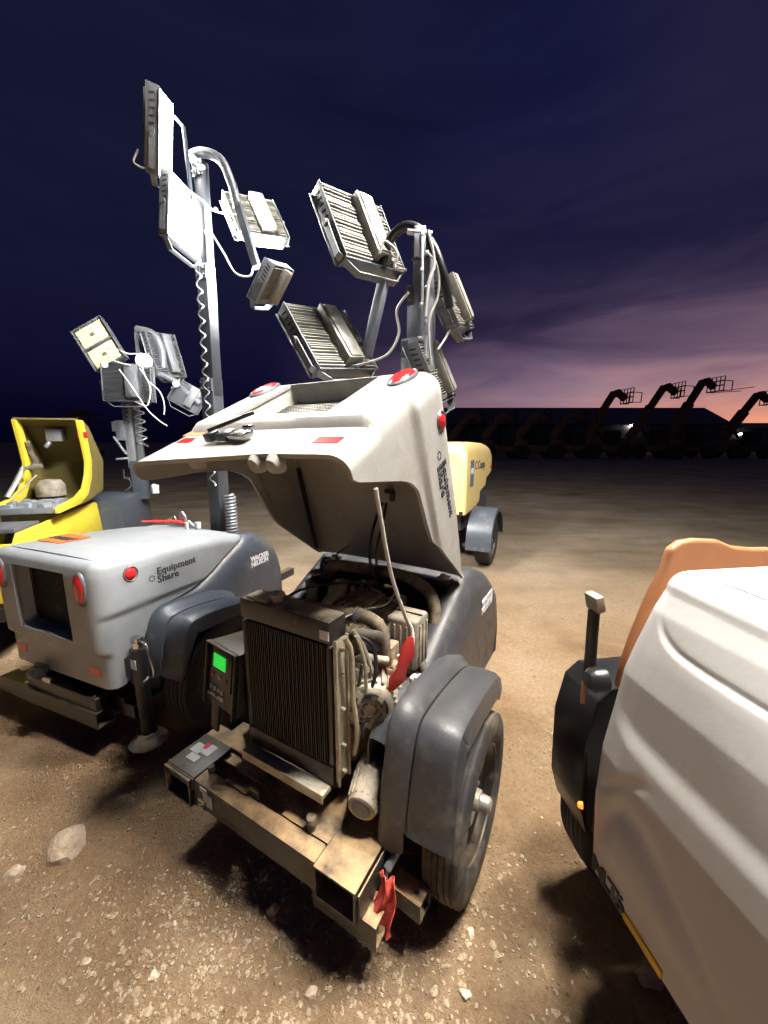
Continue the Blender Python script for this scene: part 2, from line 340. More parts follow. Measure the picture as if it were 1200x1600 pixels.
ICO_V = []; ICO_F = []
bm = bmesh.new(); bmesh.ops.create_icosphere(bm, subdivisions=1, radius=1)
ICO_V = [v.co.copy() for v in bm.verts]; ICO_F = [tuple(v.index for v in f.verts) for f in bm.faces]; bm.free()
bm = bmesh.new(); bmesh.ops.create_icosphere(bm, subdivisions=3, radius=1)
IC3_V = [v.co.copy() for v in bm.verts]; IC3_F = [tuple(v.index for v in f.verts) for f in bm.faces]; bm.free()
gm = MB()
rv = random.Random(3)
for k in range(17500):
    if k < 15000:
        y = rv.uniform(.35, 1.9) if k % 3 else rv.uniform(.45, 1.2); x = rv.uniform(-1.75, 1.0)
        if k % 3 == 0: x = rv.gauss(-.35, .42)
        s = .0020 + .0075 * rv.random() ** 3.5
    else:
        y = rv.uniform(1.5, 7.5); x = rv.uniform(-3.5, 5); s = .003 + .010 * rv.random() ** 3
    if k % 30 == 0: s = rv.uniform(.006, .013)
    if noise.noise((x * 2.2, y * 2.2, 9)) < -.12 and k % 4: continue
    z = gh(x, y); sc = Vector((s * rv.uniform(.7, 1.4), s * rv.uniform(.7, 1.3), s * rv.uniform(.45, .8))); a = rv.uniform(0, 6.3); rm = Matrix.Rotation(a, 3, 'Z')
    vs = [rm @ Vector((v.x * sc.x * rv.uniform(.75, 1.2), v.y * sc.y * rv.uniform(.75, 1.2), v.z * sc.z)) + Vector((x, y, z + sc.z * .05)) for v in ICO_V]
    gm.add(vs, ICO_F)
tag(gm.build('gravel', 'rock', fix=False), kind='stuff')

def rock(x, y, s, seed, label, flat=.65, elong=1.3, rz=0.):
    m = MB(); rm = Matrix.Rotation(rz, 3, 'Z'); vs = []
    for v in IC3_V:
        q = v.copy(); d = 1 + .42 * noise.noise(q * 1.1 + Vector((seed, 0, 0))) + .2 * noise.noise(q * 2.6 + Vector((0, seed, 0)))
        for ax_ in range(6):                         # chip flat facets
            nrm = Vector((noise.noise((seed, ax_, .3)), noise.noise((ax_, seed, .7)), noise.noise((ax_, .2, seed)))).normalized(); dd = q.dot(nrm)
            if dd * d > .62: d = .62 / dd + (d - .62 / dd) * .15
        vs.append(rm @ Vector((q.x * d * s * elong, q.y * d * s, q.z * d * s * flat)))
    m.add(vs, IC3_F); o = m.build('rock', 'boulder', fix=False); o.data.polygons.foreach_set('use_smooth', [True] * len(o.data.polygons))
    q = o.modifiers.new('split', 'EDGE_SPLIT'); q.split_angle = R(30)
    o.location = (x, y, gh(x, y) + s * flat * .35); return tag(o, label, 'rock', 'loose rocks on the dirt')
rock(-1.26, 1.27, .066, 1.3, 'largest pale jagged rock, at the left edge of the dirt foreground', 1.25, .95, .4)
rock(-1.385, 1.176, .028, 4.1, 'small rounded pale rock left of the big jagged rock', .8)
rock(.80, .90, .030, 7.7, 'dark round rock in the shadow under the white hood', .7)
rock(-.705, 1.03, .013, 2.2, 'small upright pale stone nearest the shadow edge left of the bumper', .8, .8, 1)
rock(-.70, .90, .015, 9.2, 'lone pale stone low on the left, below the bumper shadow', .7, 1.2)
rock(-.39, 1.065, .020, 5.5, 'dark stone in the shadow just below the middle of the bumper', .8)
rock(-.215, .872, .017, 11.3, 'rough clod at the bottom middle of the dirt, below the bumper', .7)
rock(.285, 1.00, .014, 12.9, 'pale stone on the dirt just below the near tyre', .6, 1.5, 1.2)
rock(.235, .86, .015, 15.1, 'broad flat stone low in the dirt between near tyre and white hood', .5, 1.2)
rock(-.06, 1.47, .032, 17.1, 'rounded stone on the ground under the open engine frame', .8)
rock(.215, 1.28, .028, 18.4, 'rounded tan stone in the shade behind the near tyre', .8)
rock(-.93, .93, .012, 19.1, 'little stone at lower left of the dirt, far left of the bumper shadow', .7)

# ------------------------------------------------------------------ shared parts
def wheel(par, x, y, z, r, wd, side, rub='rubber', hubcol='alu'):
    p = MB(); h = wd / 2; n = 48
    # dished steel rim, side = +1 when the outside faces +X
    prof = [(.028, .0), (.09, .004), (.105, -.012), (.135, -.016), (.150, .012), (.178, .018), (.186, h * .55), (.205, h * .72), (.212, h * .80), (.205, h * .80), (.200, h * .6)]
    k = r / .33
    p.lathe([(a * k, b * side) for a, b in prof] + [(.196 * k, -h * .8 * side)], (x, y, z), (1, 0, 0), n)
    rim = p.build('wheel', 'black', par, smooth=True)
    t = MB(); ro = r; gro = .007
    pr = [(.205 * k, h * .72), (.225 * k, h * .92), (.255 * k, h * 1.0), (.285 * k, h * .99), (ro - .012, h * .90), (ro - .004, h * .80)]
    for gx in (.62, .31, 0, -.31, -.62):
        pr += [(ro - abs(gx) * .006, (gx + .16) * h if gx < .6 else h * .76), (ro - abs(gx) * .006, (gx + .045) * h), (ro - gro, (gx + .035) * h), (ro - gro, (gx - .035) * h), (ro - abs(gx) * .006, (gx - .045) * h)]
    pr += [(ro - .004, -h * .80), (ro - .012, -h * .90), (.285 * k, -h * .99), (.255 * k, -h), (.225 * k, -h * .92), (.205 * k, -h * .72), (.19 * k, 0)]
    t.lathe(pr, (x, y, z), (1, 0, 0), 64, closed=True); t.build('tyre', rub, rim, smooth=True)
    hb = MB(); hb.lathe([(.001, .085 * side), (.018, .083 * side), (.026, .075 * side), (.028, .045 * side)], (x, y, z), (1, 0, 0), 20)
    hb.build('grease_cap', 'steel', rim, smooth=True)
    hb = MB(); hb.lathe([(.028, .045 * side), (.036, .043 * side), (.040, .0)], (x, y, z), (1, 0, 0), 20); hb.build('hub', hubcol, rim, smooth=True)
    nb = MB()
    for i in range(5):
        a = 2 * pi * i / 5 + .3; c = Vector((x, y + .062 * k * cos(a), z + .062 * k * sin(a))); nb.cyl(c, c + Vector((.022 * side, 0, 0)), .009, 6)
    nb.build('wheel_nut', 'galv', rim)
    return rim

def floodlight(par, pos, r_, u_, w_=.38, h_=.38, lens='lens', body='lampgrey', fins='fin', yoke=True, sgn=1, dt=.075, world=True):
    """local: +z is the finned back, -z the glass"""
    mt = frame3(pos, r_, u_); 
    if world: mt = world_of(par).inverted() @ mt
    b = MB(); t_ = .006
    for sx in (-1, 1): b.box((sx * (w_ / 2 - t_ / 2), 0, 0), (t_, h_, dt))
    for sy in (-1, 1): b.box((0, sy * (h_ / 2 - t_ / 2), 0), (w_ - 2 * t_, t_, dt * .8))
    b.box((0, 0, -dt * .12), (w_ - 2 * t_ - .002, h_ - 2 * t_ - .002, .012))
    for sx in (-1, 1):                                   # folded visor lips
        b.box((sx * (w_ / 2 + .007), 0, -dt / 2 + .003), (.018, h_ * .98, .004))
    o = b.build('floodlight', body, par, bevel=.002); o.matrix_basis = mt
    nf = 22
    for x0, x1 in ((-w_ / 2 + .01, -w_ * .06), (w_ * .30, w_ / 2 - .01)):
        f = MB()
        for k in range(nf):
            y = -h_ / 2 + .02 + (h_ - .04) * k / (nf - 1)
            zt = dt * .42 + .004 * sin(k * 1.3)
            f.box(((x0 + x1) / 2, y, (zt - dt * .1) / 2 + .002), (x1 - x0, .004, zt + dt * .1))
        f.build('cooling_fins', fins, o)
    d = MB(); d.box((w_ * .12, .01, dt * .55), (w_ * .27, h_ * .86, dt * .75)); d.box((w_ * .12, .01, dt * .95), (w_ * .19, h_ * .82, dt * .12))
    d.build('driver_box', fins, o, bevel=.004)
    for sx in (-1, 1):
        s = MB()
        for k in range(11): s.box((sx * (w_ / 2 + .0008), -h_ * .40 + h_ * .8 * k / 10, .004), (.0022, h_ * .022, dt * .42), Matrix.Rotation(.3, 3, 'X'))
        s.build('vent_slots', 'darkgap', o)
    l = MB(); l.box((0, 0, -dt * .36), (w_ * .93, h_ * .93, .005)); l.build('lamp_lens', lens, o)
    if yoke:
        y = MB(); x0 = w_ / 2 + .014; yb = -h_ / 2 - .05
        for sx in (-1, 1):
            y.bar((sx * x0, 0, .0), (sx * x0, -h_ * .42, -.0), .005, .035, up=(0, 0, 1)); y.bar((sx * x0, -h_ * .42, 0), (sx * x0 * .6, yb, 0), .005, .035, up=(0, 0, 1))
            y.cyl((sx * (x0 + .012), 0, 0), (sx * (x0 - .008), 0, 0), .016, 10)
        y.bar((-x0 * .6, yb, 0), (x0 * .6, yb, 0), .035, .006, up=(0, 1, 0))
        y.build('yoke', 'lampgrey', o)
    return o

# closed-hood outline: bottom (seam) and top heights along the machine (Y = away from the rear)
def lerp_pts(P, t):
    if t <= P[0][0]: return P[0][1]
    for (a, b), (c, d) in zip(P, P[1:]):
        if t <= c: return b + (d - b) * (t - a) / (c - a)
    return P[-1][1]
SEAM = [(-.50, .415), (-.375, .415), (-.36, .43), (-.235, .655), (-.20, .70), (-.15, .735), (.00, .750), (.09, .765), (.18, .815), (.455, .965)]
TOPZ = [(-.50, 1.055), (-.3, 1.05), (.1, 1.03), (.30, 1.01), (.46, .985)]
def sstep(a, b, x):
    if a > b: return 1 - sstep(b, a, x)
    t = max(0, min(1, (x - a) / (b - a))); return t * t * (3 - 2 * t)
HW = .425; YR = -.47
HY, HZ = .47, .98
def hood_mesh(drop=0.):
    rc = .075; cols = []                                  # plan outline: (x, y, nx, ny)
    side = [.455 - i * (.455 - (YR + rc)) / 46 for i in range(47)]
    for y in side: cols.append((HW, y, 1, 0))
    for k in range(1, 11):
        a = pi / 2 * k / 10; cols.append((HW - rc + rc * cos(a), YR + rc - rc * sin(a), cos(a), -sin(a)))
    m_ = 24
    for k in range(1, m_): cols.append(((HW - rc) * (1 - 2 * k / m_), YR, 0, -1))
    for k in range(10, 0, -1):
        a = pi / 2 * k / 10; cols.append((-(HW - rc + rc * cos(a)), YR + rc - rc * sin(a), -cos(a), -sin(a)))
    for y in side[::-1]: cols.append((-HW, y, -1, 0))
    rt = .05; rows = []; nl = 44
    def inset(z, nx, ny, y):
        fade = 1 - sstep(.12, .4, y)
        fr = 1 - sstep(.575, .605, z); fs = 1 - sstep(.765, .805, z)
        return (.026 * fr * ny * ny + .014 * fs * nx * nx) * fade + .02 * sstep(.975, 1.06, z)
    def top_of(x, y): return lerp_pts(TOPZ, y) 
    for l in range(nl):
        row = []
        for x, y, nx, ny in cols:
            zb = lerp_pts(SEAM, y); zt = top_of(x, y) - rt
            if zt < zb + .002: zt = zb + .002
            z = zb + (zt - zb) * l / (nl - 1); d = inset(z, nx, ny, y); row.append(Vector((x - nx * d, y - ny * d, z)))
        rows.append(row)
    for k in range(1, 7):
        a = pi / 2 * k / 6; row = []
        for x, y, nx, ny in cols:
            zb = lerp_pts(SEAM, y); zt = max(top_of(x, y) - rt, zb + .002); rr = min(rt, max(.004, top_of(x, y) - zb))
            d = inset(zt, nx, ny, y) + rr * (1 - cos(a)); row.append(Vector((x - nx * d, y - ny * d, zt + (rr * sin(a)))))
        rows.append(row)
    m = MB(); m.grid(rows)
    last = rows[-1]; n = len(last); half = n // 2; cap = []
    for i in range(half + 1):
        a, b = last[i], last[n - 1 - i]; seg = 14; r = []
        for j in range(seg + 1):
            t = j / seg; p = a.lerp(b, t); p = p.copy(); p.z += .012 * (1 - (2 * t - 1) ** 4) * (1 if i < 46 else (half - i) / max(1, half - 46)); r.append(p)
        cap.append(r)
    m.grid(cap)
    for i, v in enumerate(m.v): m.v[i] = v - Vector((0, HY, HZ + drop * max(0, min(1, (.15 - v.x) / .57)) * (1 - sstep(.45, .64, v.z)) * (1 - sstep(-.40, -.24, v.y)) if drop else HZ))
    return m

def apply_mods(o):
    bpy.context.view_layer.update()
    me = bpy.data.meshes.new_from_object(o.evaluated_get(bpy.context.evaluated_depsgraph_get()))
    o.modifiers.clear(); o.data = me; return o

def build_hood(par, hm, ang):
    m = hood_mesh(.085 if ang > 0 else 0); o = m.build('hood', hm, par, fix=True)
    me = o.data; bm = bmesh.new(); bm.from_mesh(me); bmesh.ops.remove_doubles(bm, verts=bm.verts, dist=.0008); bmesh.ops.recalc_face_normals(bm, faces=bm.faces)
    # normals outward: test highest face
    f = max(bm.faces, key=lambda q: q.calc_center_median().z)
    if f.normal.z < 0: bmesh.ops.reverse_faces(bm, faces=bm.faces)
    kill = [q for q in bm.faces if abs(q.calc_center_median().y - (YR - HY)) < .06 and q.normal.y < -.5 and -.2333 < q.calc_center_median().x < .2042 and .648 < q.calc_center_median().z + HZ < .9915]
    bmesh.ops.delete(bm, geom=kill, context='FACES')
    bm.to_mesh(me); bm.free()
    q = o.modifiers.new('s', 'SOLIDIFY'); q.thickness = .014; q.offset = -1
    gz = (.648 + .9915) / 2 - HZ; hh = .345; ww = .44
    apply_mods(o)
    o.data.polygons.foreach_set('use_smooth', [True] * len(o.data.polygons))
    q = o.modifiers.new('split', 'EDGE_SPLIT'); q.split_angle = R(32)
    o.location = (0, HY, HZ); o.rotation_euler = (-ang, 0, 0)
    yr = YR - HY
    # recessed surround
    t = MB(); p2 = rbox2(ww, hh, .03); n = len(p2)
    rows = []
    for dy, k in ((.016, 1.0), (.080, .93)): rows.append([(x * k - .02, yr + dy, z * k + gz) for x, z in p2] + [(p2[0][0] * k - .02, yr + dy, p2[0][1] * k + gz)])
    t.grid(rows)
    sq = []
    for x, z in p2:
        k_ = max(abs(x) / (ww / 2), abs(z) / (hh / 2)); sq.append((x / k_ * 1.03 - .02, yr + .0155, z / k_ * 1.03 + gz))
    sq.append(sq[0]); t.grid([rows[0], sq]); t.build('grille_surround', hm, o, smooth=True, solid=.004)
    gb = MB(); gb.box((-.02, yr + .082, gz), (ww * .95, .004, hh * .95)); gb.build('grille_backing', 'darkgap', o)
    gb = MB()
    if ang > 0:
        for k in range(30): gb.box((-.02 + ww * .9 * (k / 29 - .5), yr + .070, gz - .03), (.005, .004, hh * .74))
        for k in range(16): gb.box((-.02, yr + .0675, gz - .03 + hh * .74 * (k / 15 - .5)), (ww * .9, .003, .004))
        gb.build('grille_mesh', 'fin', o)
    else:
        for k in range(22): gb.box((-.02 + ww * .9 * (k / 21 - .5), yr + .072, gz), (.004, .004, hh * .9))
        gb.build('grille_mesh', 'black', o)
    for sx in (-1, 1):
        c = MB(); c.lathe([(.001, -.016), (.03, -.014), (.036, -.008), (.037, .0)], (0, 0, 0), (0, 1, 0), 28)
        c.xf(Matrix.Translation((sx * .325, yr - .002, .93 - HZ)) @ Matrix.Diagonal((1, 1, 1.9, 1))); tl = c.build('tail_light', 'red', o, smooth=True)
        c = MB(); c.lathe([(.036, -.004), (.040, -.009), (.044, -.004), (.045, .003)], (0, 0, 0), (0, 1, 0), 28)
        c.xf(Matrix.Translation((sx * .325, yr - .002, .93 - HZ)) @ Matrix.Diagonal((1, 1, 1.9, 1))); c.build('light_bezel', 'lampgrey', o, smooth=True)
    for sx in (-1, 1):
        X = sx * (HW - .004)
        c = MB(); c.lathe([(.001, .016), (.022, .013), (.029, .006), (.03, 0)], (X, -.30 - HY, .965 - HZ), (sx, 0, 0), 28); c.build('marker_light', 'red', o, smooth=True)
        c = MB(); c.lathe([(.029, .004), (.036, .009), (.040, .004), (.041, -.006)], (X, -.30 - HY, .965 - HZ), (sx, 0, 0), 28); c.build('light_bezel', 'lampgrey', o, smooth=True)
    c = MB(); c.box((.30, yr + .0255, .497 - HZ), (.085, .003, .038)); c.build('reflector', 'red', o)
    c = MB(); c.box((-.31, yr + .0255, .497 - HZ), (.07, .003, .038)); c.build('reflector', 'red', o)
    # print on the side: ring mark and two words
    X = HW + .0004
    ic = MB()
    for k in range(6):
        a0 = 2 * pi * k / 6; pts = []
        for rr, rg in ((.017, 1), (.011, -1)):
            rngs = [a0 + .12 + (.78) * i / 4 for i in range(5)]
            if rg < 0: rngs = rngs[::-1]
            pts += [(X, -.195 - HY + rr * cos(a), .905 - HZ + rr * sin(a)) for a in rngs]
        ic.prism(pts, (.0012, 0, 0))
    ic.build('ring_logo', 'ink', o)
    lettering('lettering', 'Equipment\nShare', .054, 'ink', o, (X + .0012, -.165 - HY, .915 - HZ), (0, 1, 0), (0, 0, 1), bold=.0009, spacing=1.06)
    return o

def hood_latch(o, yr):
    l = MB(); z0 = .50 - HZ; y0 = yr + .02
    l.box((-.10, y0 - .012, z0), (.045, .022, .05)); l.box((-.155, y0 - .014, z0 - .012), (.035, .026, .04)); l.build('latch', 'blackclean', o, bevel=.003)
    l = MB(); l.box((-.035, y0 - .010, z0), (.075, .018, .045)); l.cyl((-.02, y0 - .03, z0 + .012), (.02, y0 - .03, z0 + .012), .008, 10); l.build('latch_plate', 'chrome', o, bevel=.002)
    l = MB(); l.bar((-.15, y0 - .035, z0 - .02), (-.02, y0 - .055, z0 + .07), .012, .005); l.build('latch_handle', 'black', o, bevel=.001)

def body_side(par, sx, mt, whole=True, far=1.):
    """grey lower shell wall: thick rolled rim along the hood seam, outer skin, inner skin"""
    top = [(-.352, .415), (-.345, .44), (-.30, .535), (-.24, .645), (-.20, .690), (-.15, .725), (-.08, .735), (.00, .742), (.09, .757), (.18, .806), (.27, .855), (.36, .905), (.455, .955), (.50, .982), (.60, .975), (.70, .915), (.77, .85), (.795, .76), (.80, .60)]
    if not whole: top = [q for q in top if q[0] > .08]
    elif far > 1: top = [q for q in top if q[0] > -.26]
    rows = []
    for i, (y, z) in enumerate(top):
        if y > .5: y = .5 + (y - .5) * far
        zi = min(z - .02, max(.42, z - .34)); e = sstep(.0, .3, y); zl = .40
        rows.append([(sx * x, y + dy, max(q, .37)) for x, dy, q in ((.345 - .01 * e, 0, zi), (.345, 0, z - .03), (.350, 0, z - .008), (.362, 0, z), (.395, 0, z - .002), (.418, 0, z - .012), (.438, 0, z - .040), (.455 + .012 * e, 0, z - .10), (.462 + .012 * e, 0, max(.39, z - .20)), (.462, 0, .38))])
    m = MB(); m.grid(rows)
    return m.build('side_shell', mt, par, smooth=True, solid=.006, off=0)

def fender(par, sx, mt, ky=1., kz=1., xo=0.):
    path = bez([(-.318, .385, 0), (-.312, .46, 0), (-.303, .54, 0), (-.291, .62, 0), (-.276, .695, 0), (-.252, .748, 0), (-.205, .783, 0), (-.12, .788, 0), (-.02, .780, 0), (.10, .762, 0), (.22, .735, 0), (.32, .685, 0), (.345, .63, 0)], 4)
    path = [Vector((p.x * ky, .4 + (p.y - .4) * kz, 0)) for p in path]
    prof = [(.428, -.12), (.430, -.02), (.437, -.003), (.45, .0), (.475, -.004), (.500, -.024), (.512, -.036), (.514, -.054), (.522, -.054), (.526, -.036), (.56, -.030), (.625, -.034), (.645, -.046), (.655, -.075), (.657, -.118)]
    rows = []
    for k, p in enumerate(path):
        t = (path[min(k + 1, len(path) - 1)] - path[max(k - 1, 0)]).normalized(); nn = Vector((-t.y, t.x, 0)); row = []
        for x, r in prof:
            e = .03 * max(0, 1 - k / 4) * (-.6 if x < .513 else 1.6); q = p + nn * r * (.22 + .78 * sstep(0, .5, k / len(path)))
            if k < 3 and x < .513: e -= .02 * max(0, 1 - abs(x - .47) / .045) * (1 - k / 3)
            row.append((sx * (x + xo * sstep(.5, .52, x)), q.x, q.y + (e if k < 4 else 0)))
        rows.append(row)
    m = MB(); m.grid(rows); return m.build('fender', mt, par, smooth=True, solid=.008, off=0)

def light_tower(root, mt, hm, ang, beam='muddy', rub='rubber', full=True):
    hood = build_hood(root, hm, ang)
    for sx in (-1, 1):
        body_side(root, sx, mt, full or sx > 0, 1. if full else 1.5)
        if full:
            fender(root, sx, mt, .92, .90, .02); wheel(root, sx * .60, .04, .32, .32, .175, sx, rub)
        else:
            if sx > 0: fender(root, sx, mt)
            wheel(root, .612 if sx > 0 else -.50, .03 if sx > 0 else .12, .308, .308, .128, sx, rub)
    # front (far) cowl: top deck and end
    k_ = 1. if full else 1.5
    m = MB(); m.yz([(y if y < .5 else .5 + (y - .5) * k_, z) for y, z in ((.44, .945), (.50, .975), (.60, .965), (.72, .89), (.77, .84), (.795, .74), (.795, .42), (.775, .42), (.775, .74), (.75, .83), (.70, .87), (.60, .935), (.50, .945), (.44, .915))], -HW + .06, HW - .06)
    m.build('cowl', mt, root, bevel=.006)
    # chassis
    f = MB()
    for sx in (-1, 1): f.box((sx * .33, .18, .27), (.06, 1.10, .09))
    f.box((0, 0, .27), (.98, .05, .05)); f.box((0, .72, .27), (.60, .06, .08)); f.build('chassis', 'muddy' if beam == 'muddy' else 'black', root, bevel=.004)
    f = MB(); f.box((0, .16, .325), (.60, .98, .012)); f.build('floor_pan', 'muddy' if beam == 'muddy' else 'black', root)
    # drawbar at the far end
    f = MB(); f.box((0, 1.15, .33), (.07, .85, .07)); f.build('drawbar', 'black', root, bevel=.004)
    return hood

def rear_beam(root, mt):
    b = MB(); b.box((-.006, -.43, .295), (.592, .062, .11)); o = b.build('rear_beam', mt, root, bevel=.006)
    return o
def fork_pocket(root, mt, x0, x1, y0, y1, z0, z1):
    b = MB(); t_ = .007
    b.box(((x0 + x1) / 2, (y0 + y1) / 2, z1 - t_ / 2), (x1 - x0, y1 - y0, t_)); b.box(((x0 + x1) / 2, (y0 + y1) / 2, z0 + t_ / 2), (x1 - x0, y1 - y0, t_))
    for x in (x0 + t_ / 2, x1 - t_ / 2): b.box((x, (y0 + y1) / 2, (z0 + z1) / 2), (t_, y1 - y0, z1 - z0 - 2 * t_))
    b.box(((x0 + x1) / 2, y1 - .02, (z0 + z1) / 2), (x1 - x0 - 2 * t_, .01, z1 - z0 - 2 * t_))
    return b.build('fork_pocket', mt, root)

def mast(par, X, Y, z0, z1, lean=(0, 0), mt='mastgrey', w0=.13, steps=3, dw=.026, fr=((0, .56), (.52, .80), (.76, 1.0))):
    secs = []
    for k in range(steps):
        wk = w0 - dw * k; za = z0 + (z1 - z0) * fr[k][0]; zb = z0 + (z1 - z0) * fr[k][1]
        m = MB()
        ax_, ay = X + lean[0] * (za - z0), Y + lean[1] * (za - z0); bx, by = X + lean[0] * (zb - z0), Y + lean[1] * (zb - z0)
        m.bar((ax_ + .012 * k, ay, za), (bx + .012 * k, by, zb), wk, wk * .92, up=(0, 1, 0))
        s = m.build('mast_section', mt, par, bevel=.006); secs.append(s)
        for dx in (-.5, .5):                              # wear-pad brackets with bolts on the collar
            c = MB(); c.box((bx + .012 * k + dx * wk * .62, by - wk * .47, zb - .05), (.034, .012, .075))
            for dz in (-.02, .02): c.cyl((bx + .012 * k + dx * wk * .62, by - wk * .47 - .02, zb - .05 + dz), (bx + .012 * k + dx * wk * .62, by - wk * .47, zb - .05 + dz), .006, 8)
            c.build('pad_bracket', 'lampgrey', s)
    return secs

# ------------------------------------------------------------------ tower A : open hood, nearest
A = thing('light_tower', (-.231, 1.5, 0), R(-30), 'dusty off-white light tower with its hood raised over a bare engine, in the middle', 'light tower', 'mobile light towers')
hA = light_tower(A, 'grey', 'hood_dusty', R(65), full=False)
hood_latch(hA, YR - HY)
for x in (-.17, .10, .17):                                # moulded bosses under the lip
    m = MB(); m.lathe([(.001, -.03), (.02, -.026), (.030, -.008), (.032, .0)], (x - .0, YR - HY + .055, .418 - HZ), (0, 0, 1), 20); m.build('lip_boss', 'hood_dusty', hA, smooth=True)
m = MB(); m.box((-.33, YR - HY + .0255, .56 - HZ), (.11, .002, .05)); m.build('sticker', 'ostick', hA)
m = MB(); m.box((-.22, YR - HY + .0255, .52 - HZ), (.12, .002, .045)); m.build('sticker', 'sticker', hA)
# inside of hood: prop strap and gas strut, bracket
ins = MB(); ins.bar((-.385, -.06 - HY, 1.005 - HZ), (-.40, .40 - HY, .945 - HZ), .012, .010); ins.bar((-.365, -.06 - HY, 1.0 - HZ), (-.385, .40 - HY, .94 - HZ), .006, .006)
ins.build('gas_strut', 'black', hA)
st = MB(); st.tube(bez([(.085, .30, 1.33), (.075, .26, 1.26), (.07, .22, 1.16), (.07, .22, 1.06), (.08, .24, 1.00)], 5), .007, 8); st.tube(bez([(.105, .30, 1.33), (.115, .26, 1.27), (.108, .22, 1.16), (.10, .22, 1.06), (.095, .24, 1.00)], 5), .007, 8)
st.build('rubber_strap', 'blackclean', A, smooth=True)
rl = MB(); rl.box((.12, .33, 1.36), (.02, .02, .05)); rl.cyl((.10, .30, 1.385), (.14, .30, 1.385), .012, 10); rl.build('hood_catch', 'black', A, bevel=.002)
rd = MB(); rd.tube(bez([(.405, -.285, 1.475), (.402, -.27, 1.44), (.395, -.18, 1.20), (.402, -.09, 1.02), (.418, -.07, .965), (.430, -.09, .91), (.428, -.11, .875), (.410, -.13, .873), (.402, -.135, .90)], 6), .0065, 10)
rd.build('prop_rod', 'cable', A, smooth=True)
tg = MB(); r1 = [(.395, -.15, .985), (.430, -.15, 1.005), (.452, -.14, .99), (.462, -.15, .90), (.452, -.165, .86), (.452, -.18, .815), (.425, -.205, .78), (.405, -.21, .755), (.405, -.20, .83), (.418, -.17, .88)]
def tagpoly():
    t = MB(); a = [(.000, .02), (.010, .085), (.040, .125), (.060, .115), (.070, .03), (.040, -.03), (.040, -.085), (-.010, -.125), (-.035, -.165), (-.035, -.06), (-.005, -.02)]
    return t.prism([(x, 0, z) for x, z in a], (0, .003, 0))
t = tagpoly(); t.xf(Matrix.Translation((.415, -.165, .885)) @ Matrix.Rotation(R(48), 4, 'Z') @ Matrix.Rotation(R(8), 4, 'X') @ Matrix.Scale(.82, 4)); t.build('lock_tag', 'redtag', A, bevel=.001)

# radiator
rx0, rx1, ry, rz0, rz1 = -.137, .262, -.325, .485, 1.045
m = MB(); m.box(((rx0 + rx1) / 2, ry + .045, rz1 - .022), (rx1 - rx0, .088, .075)); m.box(((rx0 + rx1) / 2, ry + .045, rz0 + .03), (rx1 - rx0, .088, .07))
m.box((rx0 + .01, ry + .045, (rz0 + rz1) / 2), (.022, .082, rz1 - rz0 - .14)); m.box((rx1 - .01, ry + .045, (rz0 + rz1) / 2), (.020, .082, rz1 - rz0 - .14))
rad = m.build('radiator', 'blackdust', A, bevel=.006)
m = MB(); m.box(((rx0 + rx1) / 2, ry + .030, (rz0 + rz1) / 2), (rx1 - rx0 - .045, .02, rz1 - rz0 - .13))
for k in range(58):
    x = rx0 + .026 + (rx1 - rx0 - .052) * k / 57; m.box((x, ry + .012 + .002 * sin(k * 2.1), (rz0 + rz1) / 2), (.0026, .016, rz1 - rz0 - .135))
m.build('radiator_core', 'core', rad)
m = MB(); m.box((rx1 + .006, ry + .04, .74), (.008, .055, .50)); m.box((rx1 + .014, ry + .012, .74), (.012, .008, .52)); m.box((rx1 + .014, ry + .070, .74), (.012, .008, .52))
for z in (.52, .62, .75, .87, .96): m.cyl((rx1 + .006, ry + .04, z), (rx1 + .026, ry + .04, z), .007, 8)
m.build('radiator_bracket', 'alu', rad, bevel=.002)
m = MB(); m.tube(bez([(rx1 + .035, ry + .03, 1.01), (rx1 + .045, ry + .05, .95), (rx1 + .04, ry + .06, .80), (rx1 + .05, ry + .07, .66), (rx1 + .03, ry + .08, .56)], 6), .009, 10)
m.tube(bez([(rx1 + .05, ry + .07, 1.00), (rx1 + .07, ry + .09, .90), (rx1 + .065, ry + .10, .72), (rx1 + .04, ry + .12, .60)], 6), .006, 8)
m.tube(bez([(rx1 + .02, ry + .10, 1.0), (rx1 + .055, ry + .12, .92), (rx1 + .085, ry + .13, .80), (rx1 + .06, ry + .15, .66)], 6), .007, 8)
m.build('wiring_loom', 'alu', A, smooth=True)
m = MB(); m.bar((rx0 + .01, ry - .022, rz0 - .012), (rx1 - .01, ry - .022, rz0 - .012), .045, .018); m.bar((rx0 + .01, ry - .042, rz0 - .022), (rx1 - .01, ry - .042, rz0 - .022), .006, .03); m.build('radiator_tray', 'alu', A, bevel=.003)
m = MB(); m.box((rx0 + .075, ry + .045, rz1 + .018), (.10, .07, .012)); m.cyl((rx0 + .14, ry + .045, rz1 + .01), (rx0 + .14, ry + .045, rz1 + .035), .022, 16); m.cyl((rx0 + .14, ry + .045, rz1 + .035), (rx0 + .14, ry + .045, rz1 + .044), .028, 12)
m.build('filler_cap', 'alu', rad, bevel=.002)
m = MB(); m.box((rx1 - .02, ry + .0, rz1 - .03), (.035, .003, .03)); m.build('sticker', 'white', rad)
m = MB(); m.lathe([(.16, 0), (.165, .03), (.18, .05), (.18, .09), (.10, .095), (.10, .0)], ((rx0 + rx1) / 2, ry + .09, .76), (0, 1, 0), 30); m.build('fan_shroud', 'black', A, smooth=True)

